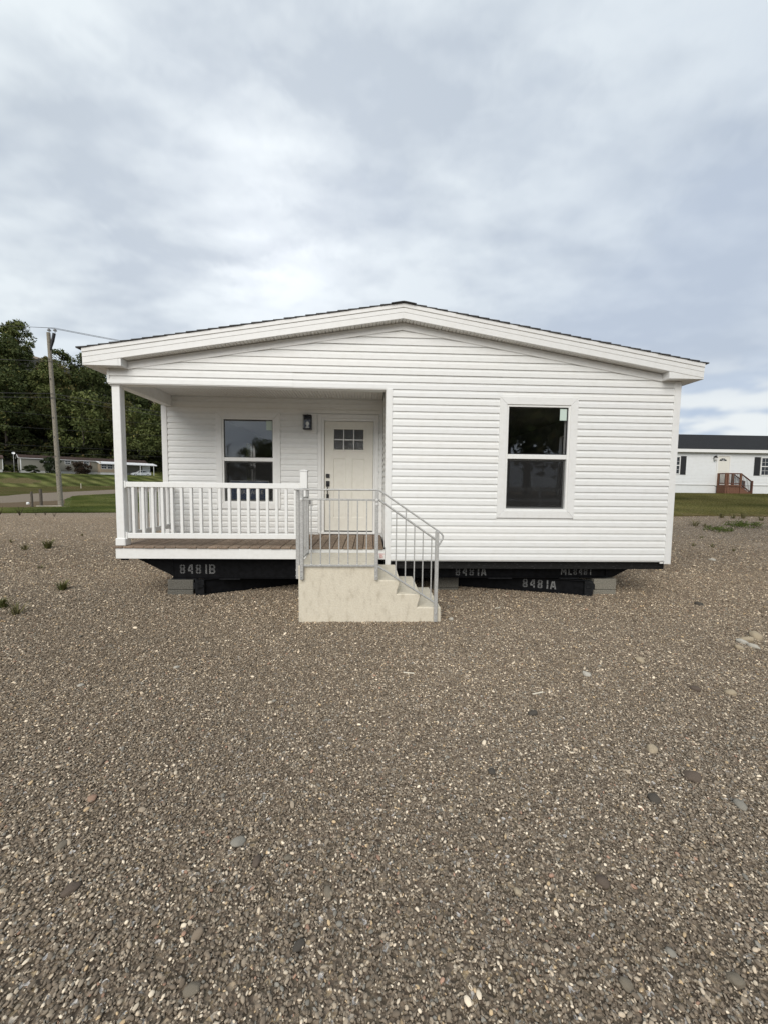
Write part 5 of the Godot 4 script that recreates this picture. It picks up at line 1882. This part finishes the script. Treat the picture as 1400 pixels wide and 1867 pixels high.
func trunk_geo(salt: int, height: float, radius: float, rad: float) -> Geo:
	var r := RandomNumberGenerator.new()
	r.seed = salt
	var g := Geo.new()
	var path := []
	var radii := []
	var bend := Vector3(r.randfn(), 0, r.randfn()) * 0.25
	for k in 7:
		var t := k / 6.0
		path.append(Vector3(bend.x * t * t * 2.0, -0.6 + t * height * 0.86, bend.z * t * t * 2.0))
		radii.append(rad * (1.25 if k == 0 else 1.0 - 0.85 * t))
	g.tube(path, radii, 8)
	for k in 9:
		var t := r.randf_range(0.28, 0.85)
		var a := k * 2.4 + r.randf()
		var base := Vector3(bend.x * t * t * 2.0, -0.6 + t * height * 0.86, bend.z * t * t * 2.0)
		var reach := radius * r.randf_range(0.45, 0.85)
		var out := Vector3(cos(a), 0, sin(a))
		g.tube([base, base + out * reach * 0.5 + Vector3.UP * reach * 0.35, base + out * reach + Vector3.UP * reach * 0.9], [rad * 0.45 * (1.1 - t), rad * 0.28 * (1.1 - t), rad * 0.08], 6)
	return g


var tree_kinds := []
var bush_kinds := []


func make_plant_kinds() -> void:
	var dark := [Color(0.046, 0.060, 0.021), Color(0.090, 0.108, 0.038), Color(0.16, 0.14, 0.045)]
	var mid := [Color(0.068, 0.086, 0.028), Color(0.135, 0.152, 0.052), Color(0.20, 0.18, 0.06)]
	var olive := [Color(0.080, 0.077, 0.029), Color(0.145, 0.134, 0.052), Color(0.20, 0.14, 0.05)]
	tree_kinds = [
		[crown_geo(1, 19, 5.0, 70, 9000, 0.34, 0.22, dark).mesh(), trunk_geo(1, 19, 5.0, 0.34).mesh()],
		[crown_geo(2, 20, 4.6, 60, 7600, 0.34, 0.26, mid).mesh(), trunk_geo(2, 20, 4.6, 0.32).mesh()],
		[crown_geo(3, 17, 5.2, 48, 6200, 0.34, 0.20, olive).mesh(), trunk_geo(3, 17, 5.2, 0.30).mesh()],
		[crown_geo(4, 18, 4.4, 30, 3000, 0.34, 0.30, dark).mesh(), trunk_geo(4, 18, 4.4, 0.30).mesh()],
		[crown_geo(5, 11, 4.6, 46, 6500, 0.30, 0.05, mid).mesh(), trunk_geo(5, 11, 4.0, 0.22).mesh()]]
	bush_kinds = [
		[crown_geo(6, 2.9, 1.75, 26, 3400, 0.16, 0.02, [Color(0.022, 0.032, 0.014), Color(0.045, 0.058, 0.024), Color(0.06, 0.07, 0.03)]).mesh(), trunk_geo(6, 2.4, 1.0, 0.07).mesh()],
		[crown_geo(7, 2.5, 1.9, 24, 3200, 0.16, 0.02, [Color(0.030, 0.024, 0.016), Color(0.055, 0.034, 0.024), Color(0.10, 0.05, 0.03)]).mesh(), trunk_geo(7, 2.0, 1.0, 0.06).mesh()]]


func plant(called: String, kind: Array, at: Vector3, scale: Vector3, turn: float, label: String, category: String, group: String) -> Node3D:
	var t := thing(called, label, category, at, turn, group)
	var c := put_mesh("crown", kind[0], M.leaf, t)
	var k := put_mesh("trunk" if called.ends_with("tree") else "stem", kind[1], M.bark, t)
	c.scale = scale
	k.scale = scale
	return t


func make_trees() -> void:
	make_plant_kinds()
	rng.seed = 77
	# x, z, kind, scale, label: rows on the slope behind the grey mobile home, front row first
	var spots := [
		[-96.0, -76.0, 4, 1.05, "low green tree at the foot of the woods, behind the far left home end"],
		[-86.5, -83.0, 2, 1.05, "olive tree with bare lower trunk at the wood edge behind the satellite dish"],
		[-79.5, -86.5, 0, 0.95, "dark dense tree behind the left gable of the grey mobile home"],
		[-76.0, -95.5, 1, 1.0, "bright green tree behind the roof, just left of the utility pole"],
		[-69.0, -96.0, 4, 1.35, "low leafy tree behind the roof, directly behind the utility pole"],
		[-64.5, -102.5, 2, 0.92, "olive tree behind the middle of the mobile home roof"],
		[-58.0, -101.0, 4, 1.25, "low bushy tree behind the mobile home, left of the porch post"],
		[-56.5, -110.0, 1, 0.95, "yellowish green tree rising left of the white porch post"],
		[-50.5, -106.0, 4, 1.2, "low rounded tree seen just right of the porch post above the awning"],
		[-43.5, -106.5, 1, 0.72, "light green tree above the parked car, by the corner of the porch wall"],
		[-38.0, -110.0, 4, 1.2, "low dark tree at the right end of the woods beside the porch wall"],
		[-106.0, -86.0, 0, 0.9, "tall dark tree in the second row at the far left edge"],
		[-97.5, -93.0, 1, 0.92, "tall green tree in the second row above the satellite dish"],
		[-90.0, -99.0, 0, 1.12, "tall dark tree in the second row above the left gable"],
		[-83.0, -105.0, 2, 1.1, "tall olive tree in the second row left of the utility pole"],
		[-76.5, -110.5, 0, 1.02, "dark tree in the second row right of the utility pole top"],
		[-69.0, -115.5, 0, 0.95, "dark tree in the second row below the left roof corner"],
		[-61.5, -119.5, 3, 0.95, "thin crowned tree with sky showing through left of the porch post"],
		[-53.5, -119.5, 3, 0.95, "thin crowned tree with sky between its limbs right of the porch post"],
		[-45.5, -121.0, 0, 0.80, "dark tree at the back of the woods beside the porch wall"],
		[-115.0, -98.0, 2, 0.85, "olive tree on the ridge at the left edge"],
		[-106.5, -106.0, 3, 0.9, "open crowned tree on the ridge with gaps of sky"],
		[-99.5, -113.5, 1, 1.05, "tall green ridge tree above the roof left of the utility pole"],
		[-92.0, -119.5, 3, 1.1, "open crowned ridge tree just left of the pole top"],
		[-84.5, -122.0, 0, 1.22, "dark round ridge tree just right of the pole top"],
		[-76.5, -126.5, 1, 1.12, "green ridge tree sloping down toward the roof corner"],
		[-68.5, -129.0, 0, 1.05, "thin ridge tree under the left eave corner"]]
	for s in spots:
		var sc: float = s[3]
		plant("forest_tree", tree_kinds[s[2]], on_land(s[0], s[1], -0.2), Vector3(sc, sc * rng.randf_range(0.95, 1.08), sc), rng.randf() * TAU, s[4], "tree", "trees of the wooded hillside")
	# undergrowth along the foot of the woods: one mass nobody could count
	var places := []
	for k in 700:
		var t := rng.randf()
		var v := rng.randf_range(107.0, 175.0)
		var s := lerpf(-26.0, 52.0, t)      # along the slope
		var p := Vector2(-65.8, -74.0) + Vector2(0.70, -0.714) * s + Vector2(-0.65, -0.76) * (v - 100.0)
		var sc := rng.randf_range(0.8, 1.7)
		places.append([Transform3D(Basis(Vector3.UP, rng.randf() * TAU).scaled(Vector3(sc, sc * 0.9, sc)), on_land(p.x, p.y, -0.3)), Color.WHITE * rng.randf_range(0.6, 1.3)])
	var ug := node("undergrowth")
	ug.set_meta("label", "dark shrubs growing under the trees of the wooded hillside")
	ug.set_meta("category", "undergrowth")
	stuff(ug)
	scatter("shrubs", crown_geo(9, 2.4, 1.9, 16, 900, 0.28, 0.0, [Color(0.022, 0.028, 0.010), Color(0.05, 0.055, 0.018), Color(0.08, 0.06, 0.02)]).mesh(), M.leaf, places, ug)
	# shrubs in front of the grey mobile home
	var org := Vector3(-65.8, 3.30, -74.0)
	var turn := atan2(0.714, 0.70)
	var b := Basis(Vector3.UP, turn)
	plant("shrub", bush_kinds[0], org + b * Vector3(4.3, 0, 2.3), Vector3(1.05, 1.03, 1.05), 0.4, "big dark green shrub before the grey mobile home, left of the utility pole", "shrub", "shrubs before the mobile home")
	plant("shrub", bush_kinds[1], org + b * Vector3(9.1, 0, 2.0), Vector3(1.05, 0.95, 1.05), 1.7, "reddish brown shrub before the grey mobile home, right of the utility pole", "shrub", "shrubs before the mobile home")
	plant("shrub", bush_kinds[0], org + b * Vector3(1.4, -0.1, 2.4), Vector3(0.92, 0.52, 0.8), 2.9, "low grey green shrub at the left end of the grey mobile home", "shrub", "shrubs before the mobile home")
	# trees on the far side of the lot, seen mirrored in the window panes
	var back := [
		[12.4, 19.0, 4, 1.15, "bushy tree across the lot mirrored at the left of the right window"],
		[15.6, 18.0, 0, 0.85, "dark tree across the lot mirrored in the upper pane of the right window"],
		[19.5, 20.5, 4, 1.35, "wide green tree across the lot mirrored at the right of the right window"],
		[16.5, 25.5, 1, 1.0, "tall tree behind the mirrored rail fence across the lot"],
		[11.5, 26.5, 0, 0.9, "tall dark tree across the lot behind the bushy mirrored tree"],
		[23.5, 25.0, 0, 1.0, "outermost dark tree across the lot beyond the rail fence end"],
		[-6.6, 30.0, 4, 0.42, "round tree mirrored at the right side of the porch window"],
		[-14.5, 62.0, 4, 0.6, "small distant tree mirrored low in the porch window"],
		[-19.5, 66.0, 4, 0.62, "small distant tree mirrored at the left of the porch window"],
		[-24.0, 64.0, 4, 0.55, "small distant tree mirrored beyond the lamp pole"]]
	for s in back:
		var sc: float = s[3]
		plant("lot_tree", tree_kinds[s[2]], on_land(s[0], s[1], -0.1), Vector3(sc, sc, sc), rng.randf() * TAU, s[4], "tree", "trees across the lot behind the viewer")


func make_fence() -> void:
	var f := thing("rail_fence", "white two rail fence across the lot, mirrored in the right window", "fence", on_land(10.0, 14.5))
	for k in 8:
		bx("post", Vector3(-7.0 + k * 2.4, -0.2, -0.06), Vector3(-6.88 + k * 2.4, 1.25, 0.06), M.rail_white, f, 0.01)
	for y in [0.45, 1.0]:
		bx("rail", Vector3(-7.4, y, -0.085), Vector3(10.4, y + 0.14, -0.062), M.rail_white, f, 0.004)
	var lp := thing("lamp_pole", "thin lamp pole with a crossarm mirrored in the porch window", "pole", on_land(-17.8, 51.0))
	var g := Geo.new()
	g.tube([Vector3(0, -0.2, 0), Vector3(0, 6.4, 0)], [0.10, 0.07], 8)
	build("shaft", g, M.post_wood, lp)
	g = Geo.new()
	g.tube([Vector3(-1.0, 6.3, 0), Vector3(0, 6.1, 0), Vector3(0.5, 6.7, 0)], [0.05], 6)
	g.box(Vector3(-1.5, 6.25, -0.15), Vector3(-0.9, 6.4, 0.15))
	build("crossarm", g, M.post_wood, lp)


func make_poles() -> void:
	var at := on_land(-16.95, -20.85)
	var p := thing("utility_pole", "weathered wooden utility pole leaning slightly left beside the dirt road", "utility pole", at)
	var top := Vector3(-0.28, 11.25, 0.0)
	var g := Geo.new()
	var path := []
	var radii := []
	for k in 9:
		path.append(Vector3(0, -0.3, 0).lerp(top, k / 8.0))
		radii.append(lerpf(0.150, 0.105, k / 8.0))
	g.tube(path, radii, 14)
	build("shaft", g, M.pole_wood, p)
	g = Geo.new()
	g.tube([top + Vector3(0.12, -1.1, 0.05), top + Vector3(0.28, -0.55, 0.05), top + Vector3(0.40, -0.05, 0.05)], [0.05, 0.09, 0.09], 8)
	build("fuse_holder", g, M.black, p)
	for x in [0.05, 0.42]:
		g = Geo.new()
		g.lathe(top + Vector3(x, -0.02, 0), [Vector2(0.02, 0.0), Vector2(0.02, 0.12), Vector2(0.10, 0.13), Vector2(0.11, 0.18), Vector2(0.05, 0.22), Vector2(0.08, 0.25), Vector2(0.0, 0.30)], 10)
		build("insulator", g, M.porcelain, p)
	g = Geo.new()
	for k in 7:
		var y := 2.0 + k * 1.25
		g.box(Vector3(-0.025 + top.x * y / 11.3, y, 0.08), Vector3(0.025 + top.x * y / 11.3, y + 0.09, 0.155))
	build("staples", g, M.dark_bar, p)
	# wires
	var runs := [
		[Vector3(-0.22, 11.55, 0), Vector3(-34, 12.2, 6), Vector3(34, 10.4, -10), "power line from the left insulator on top of the utility pole"],
		[Vector3(0.14, 11.55, 0), Vector3(-36, 12.4, 5), Vector3(34, 10.9, -12), "power line from the right insulator on top of the utility pole"],
		[Vector3(-0.25, 9.4, 0.15), Vector3(-34, 9.8, 7), Vector3(36, 8.0, -10), "cable crossing the utility pole a fifth of the way down"],
		[Vector3(-0.15, 7.35, 0.15), Vector3(-34, 7.7, 6), Vector3(36, 4.4, -8), "upper of the paired cables at the middle of the utility pole"],
		[Vector3(-0.14, 7.1, 0.15), Vector3(-34, 7.3, 6), Vector3(36, 4.1, -8), "lower of the paired cables at the middle of the utility pole"]]
	for r in runs:
		g = Geo.new()
		var a: Vector3 = at + r[0]
		for e in [r[1], r[2]]:
			var b := Vector3(a.x + e.x, e.y + land(a.x, a.z), a.z + e.z)
			var pts := []
			for k in 17:
				var t := k / 16.0
				pts.append(a.lerp(b, t) - Vector3.UP * 1.0 * 4.0 * t * (1.0 - t) * 0.55)
			g.tube(pts, [0.013], 5, false)
		tag(build("power_line", g, M.wire), r[3], "wire", "wires on the utility pole")
	var far := [[7.2, 7.0, "lowest far wire, level with the mobile home roof ridge"], [8.3, 8.2, "second far wire above the mobile home roof"], [11.6, 11.4, "far wire crossing the dark middle of the woods"], [14.4, 13.6, "highest far wire crossing the woods behind the pole"]]
	for r in far:
		g = Geo.new()
		var pts := []
		for k in 33:
			var t := k / 32.0
			var q := Vector2(-95, -48).lerp(Vector2(-14, -92), t)
			pts.append(Vector3(q.x, lerpf(r[0], r[1], t) - 1.1 * 4.0 * t * (1.0 - t) + 1.1, q.y))
		g.tube(pts, [0.022], 5, false)
		tag(build("far_line", g, M.wire), r[2], "wire", "wires along the far road")
	# short posts by the road
	for q in [[-17.58, -19.4, 0.98, "left short wooden post in the bare soil by the dirt road"], [-17.85, -20.4, 1.12, "right short wooden post, thicker, in the bare soil by the utility pole"]]:
		g = Geo.new()
		var rr := 0.065 if q[2] < 1.0 else 0.085
		g.tube([Vector3(0, -0.2, 0), Vector3(0.01, q[2] * 0.6, 0), Vector3(-0.01, q[2], 0)], [rr, rr, rr * 0.94], 9)
		var o := build("wooden_post", g, M.post_wood)
		o.position = on_land(q[0], q[1])
		tag(o, q[3], "post", "short posts by the dirt road")
	g = Geo.new()
	g.box(Vector3(-0.028, -0.2, -0.02), Vector3(0.028, 0.85, 0.02))
	var stake := build("marker_stake", g, M.concrete)
	stake.position = on_land(-43.2, -58.8)
	tag(stake, "thin pale marker stake in the grass at the foot of the hillside lawn", "stake")
	g = Geo.new()
	g.lathe(Vector3.ZERO, [Vector2(0.09, 0.0), Vector2(0.09, 0.13), Vector2(0.06, 0.17), Vector2(0.0, 0.18)], 12)
	var cap := build("pipe_cap", g, M.rail_white)
	cap.position = on_land(-19.8, -21.7)
	tag(cap, "small white pipe cap in the soil left of the short posts", "pipe")
	g = Geo.new()
	g.box(Vector3(-0.65, 0.0, -0.06), Vector3(0.65, 0.035, 0.06), 0.01)
	var bd := build("loose_board", g, M.concrete)
	bd.position = on_land(-17.2, -20.2, 0.02)
	bd.rotation.y = 0.35
	tag(bd, "pale loose board lying at the foot of the utility pole", "board")


func make_weeds() -> void:
	var green := blade_tuft(70, 0.26, 0.24, 31, Color(0.07, 0.088, 0.028), Color(0.165, 0.16, 0.07)).mesh()
	var sparse := blade_tuft(26, 0.20, 0.20, 32, Color(0.10, 0.10, 0.045), Color(0.21, 0.185, 0.10)).mesh()
	var twig := Geo.new()
	for k in 6:
		var a := k * 1.1
		twig.tube([Vector3.ZERO, Vector3(cos(a) * 0.08, 0.18, sin(a) * 0.08), Vector3(cos(a) * (0.14 + 0.03 * k), 0.34 + 0.03 * k, sin(a) * 0.16)], [0.010, 0.008, 0.004], 5)
	twig.paint(Color(0.05, 0.038, 0.028))
	var low := crown_geo(17, 0.12, 0.62, 26, 900, 0.035, 0.0, [Color(0.055, 0.08, 0.02), Color(0.12, 0.15, 0.045), Color(0.16, 0.15, 0.06)]).mesh()
	var list := [
		[-4.42, -4.28, green, 0.95, "bushy green grass tuft in the gravel left of the porch"],
		[-4.75, -4.05, sparse, 0.9, "thin grass tuft just left of the bushy tuft"],
		[-1.11, -0.47, green, 0.62, "small dark grass tuft between the left frame edge and the porch corner"],
		[-0.80, 0.64, sparse, 0.85, "pale green grass tuft near the left frame edge, nearer the viewer"],
		[-1.22, 0.38, green, 0.60, "dark green weed at the very left frame edge"],
		[-6.14, -5.24, sparse, 0.55, "tiny weed far left in the gravel"],
		[-5.3, -6.65, sparse, 0.45, "tiny dark weed on the gravel in line with the porch post"],
		[-2.67, -1.97, sparse, 0.5, "tiny dry weed below the bushy grass tuft"],
		[-13.46, -13.84, twig.mesh(), 1.0, "dark twiggy weed at the lawn edge below the short posts"],
		[-14.9, -14.4, twig.mesh(), 0.9, "dark twiggy weed at the lawn edge at the left frame edge"],
		[-13.04, -14.24, twig.mesh(), 0.6, "small twig weed at the lawn edge right of the short posts"],
		[-12.62, -14.28, twig.mesh(), 0.6, "small twig weed at the lawn edge left of the pole foot"],
		[-11.46, -13.38, twig.mesh(), 0.5, "tiny twig weed on the gravel below the utility pole"],
		[16.2, -7.75, low, 0.75, "spreading green weed patch on the right, nearest the viewer"],
		[17.9, -8.5, low, 0.95, "wide green weed patch on the right by the frame edge"],
		[16.3, -8.9, sparse, 1.5, "grey green weed on the right nearest the house corner"],
		[16.55, -8.72, sparse, 0.8, "small dark weed beside the grey green weed"],
		[19.52, -11.13, sparse, 1.4, "dark weed at the bank foot below the timber stairs"],
		[19.81, -10.9, sparse, 1.2, "dark weed at the bank foot, middle one"],
		[20.28, -10.94, sparse, 1.5, "dark weed at the bank foot near the frame edge"],
		[20.29, -10.12, sparse, 1.2, "dark weed lowest by the right frame edge"],
		[13.28, -4.85, sparse, 0.7, "small dark weed in the right gravel, middle distance"],
		[12.9, -5.04, sparse, 0.6, "small weed in the right gravel near the house corner"],
		[14.3, -6.34, sparse, 0.6, "tiny weed in the right gravel behind the others"],
		[13.32, -4.26, sparse, 0.55, "tiny weed in the right gravel toward the frame edge"]]
	rng.seed = 61
	for q in list:
		var o := put_mesh("weed", q[2], M.blade)
		o.position = on_land(q[0], q[1], -0.005)
		o.rotation.y = rng.randf() * TAU
		o.scale = Vector3.ONE * q[3]
		tag(o, q[4], "weed", "weeds growing in the gravel")


func make_stones() -> void:
	var shapes := []
	for k in 6:
		shapes.append([])
		for tone in [Color(0.17, 0.135, 0.108), Color(0.36, 0.335, 0.285), Color(0.26, 0.225, 0.175), Color(0.54, 0.45, 0.32), Color(0.115, 0.105, 0.09), Color(0.64, 0.60, 0.52), Color(0.42, 0.28, 0.20)]:
			var g := stone_mesh(200 + k, 2, 0.3)
			g.paint(tone)
			shapes[k].append(g.mesh())
	# x, z, half width, tone, label
	var list := [
		[4.581, 4.052, 0.030, 0, "brown triangular stone, largest on the right foreground gravel"],
		[2.996, 3.828, 0.028, 1, "pale grey stone with a split face, left of the picture centre"],
		[3.111, 3.922, 0.024, 0, "rough dark brown stone just below the pale split stone"],
		[3.242, 3.908, 0.018, 2, "flat grey brown stone right of the rough dark one"],
		[3.436, 4.063, 0.022, 2, "smooth square tan grey stone in the centre foreground"],
		[5.398, 3.259, 0.036, 3, "smooth cream oval stone on the right gravel"],
		[4.314, 3.42, 0.024, 4, "dark rounded pebble right of the centre"],
		[2.149, 3.56, 0.026, 6, "pinkish stone on the left gravel"],
		[5.457, 3.49, 0.042, 0, "long flat brown stone on the right gravel"],
		[5.12, 3.64, 0.030, 4, "dark slate chip left of the long flat stone"],
		[5.545, 3.69, 0.030, 1, "grey square stone near the right frame edge"],
		[4.21, 4.08, 0.018, 3, "small tan stone left of the brown triangular stone"],
		[2.20, 3.83, 0.024, 2, "grey green oval stone on the left gravel"],
		[2.39, 4.02, 0.028, 0, "dark flat stone low on the left gravel"],
		[3.35, 4.24, 0.020, 4, "dark stone below the square tan stone"],
		[3.02, 4.35, 0.022, 2, "tan stone at the bottom left of centre"],
		[4.46, 4.38, 0.022, 2, "brown flat stone at the bottom right of centre"],
		[4.84, 4.38, 0.024, 2, "olive flat stone in the bottom right corner"],
		[4.68, 4.30, 0.018, 1, "grey stone above the olive flat stone"],
		[8.34, 0.29, 0.055, 4, "black lump of stone right of the house corner"],
		[11.61, -3.04, 0.07, 5, "white stone beside the right wall on the gravel"],
		[7.76, 1.56, 0.060, 3, "cream stone in the pale patch at the right frame edge"],
		[7.95, 1.48, 0.075, 3, "flat cream stone at the right frame edge"],
		[7.65, 1.62, 0.050, 5, "whitish stone in the pale patch left of the cream ones"],
		[7.46, 1.77, 0.050, 3, "tan stone lowest in the pale patch on the right"],
		[7.66, 1.73, 0.045, 5, "whitish stone in the middle of the pale patch"],
		[5.53, 2.29, 0.036, 5, "white stone on the gravel below the right window"],
		[6.21, 2.03, 0.045, 3, "flat tan stone on the gravel right of the white one"],
		[6.538, 2.618, 0.042, 3, "flat cream stone near the right frame edge"],
		[6.30, 2.55, 0.040, 0, "brown flat stone beside the flat cream stone"],
		[4.62, 0.88, 0.038, 5, "pale stone at the foot of the last concrete step"],
		[1.25, 2.40, 0.026, 5, "bright white chip on the left gravel"],
		[1.87, 2.10, 0.026, 5, "white chip on the gravel below the porch"],
		[4.80, 2.86, 0.032, 4, "dark stone right of the centre gravel"]]
	rng.seed = 9
	for k in list.size():
		var q: Array = list[k]
		var o := put_mesh("stone", shapes[k % 6][q[3]], M.rock)
		var s: float = q[2]
		o.position = on_land(q[0], q[1], s * 0.25)
		o.rotation = Vector3(rng.randfn(0, 0.15), rng.randf() * TAU, rng.randfn(0, 0.15))
		o.scale = Vector3(s * rng.randf_range(0.95, 1.3), s * 0.6, s * rng.randf_range(0.8, 1.0))
		tag(o, q[4], "stone", "larger stones on the gravel")
	# splinters of pale wood
	for q in [[4.95, 2.60, 0.3, "pale wood splinter on the gravel below the right window"], [3.95, 2.25, -0.2, "thin pale wood splinter right of the steps"], [5.35, 0.45, 0.5, "pale stick on the gravel before the right drawbar"]]:
		var g := Geo.new()
		g.box(Vector3(-0.05, 0.0, -0.006), Vector3(0.05, 0.010, 0.006), 0.003)
		var o := build("wood_splinter", g, M.concrete)
		o.position = on_land(q[0], q[1], 0.008)
		o.rotation.y = q[2]
		tag(o, q[3], "splinter", "wood splinters on the gravel")


func _ready() -> void:
	make_camera()
	make_sky()
	make_sun()
	soft_noise.seed = 4
	soft_noise.frequency = 0.02
	soft_noise.fractal_octaves = 4
	make_materials()
	make_ground()
	make_house()
	make_under_things()
	make_steps()
	make_right_home()
	make_hill_homes()
	make_trees()
	make_fence()
	make_poles()
	make_weeds()
	make_stones()
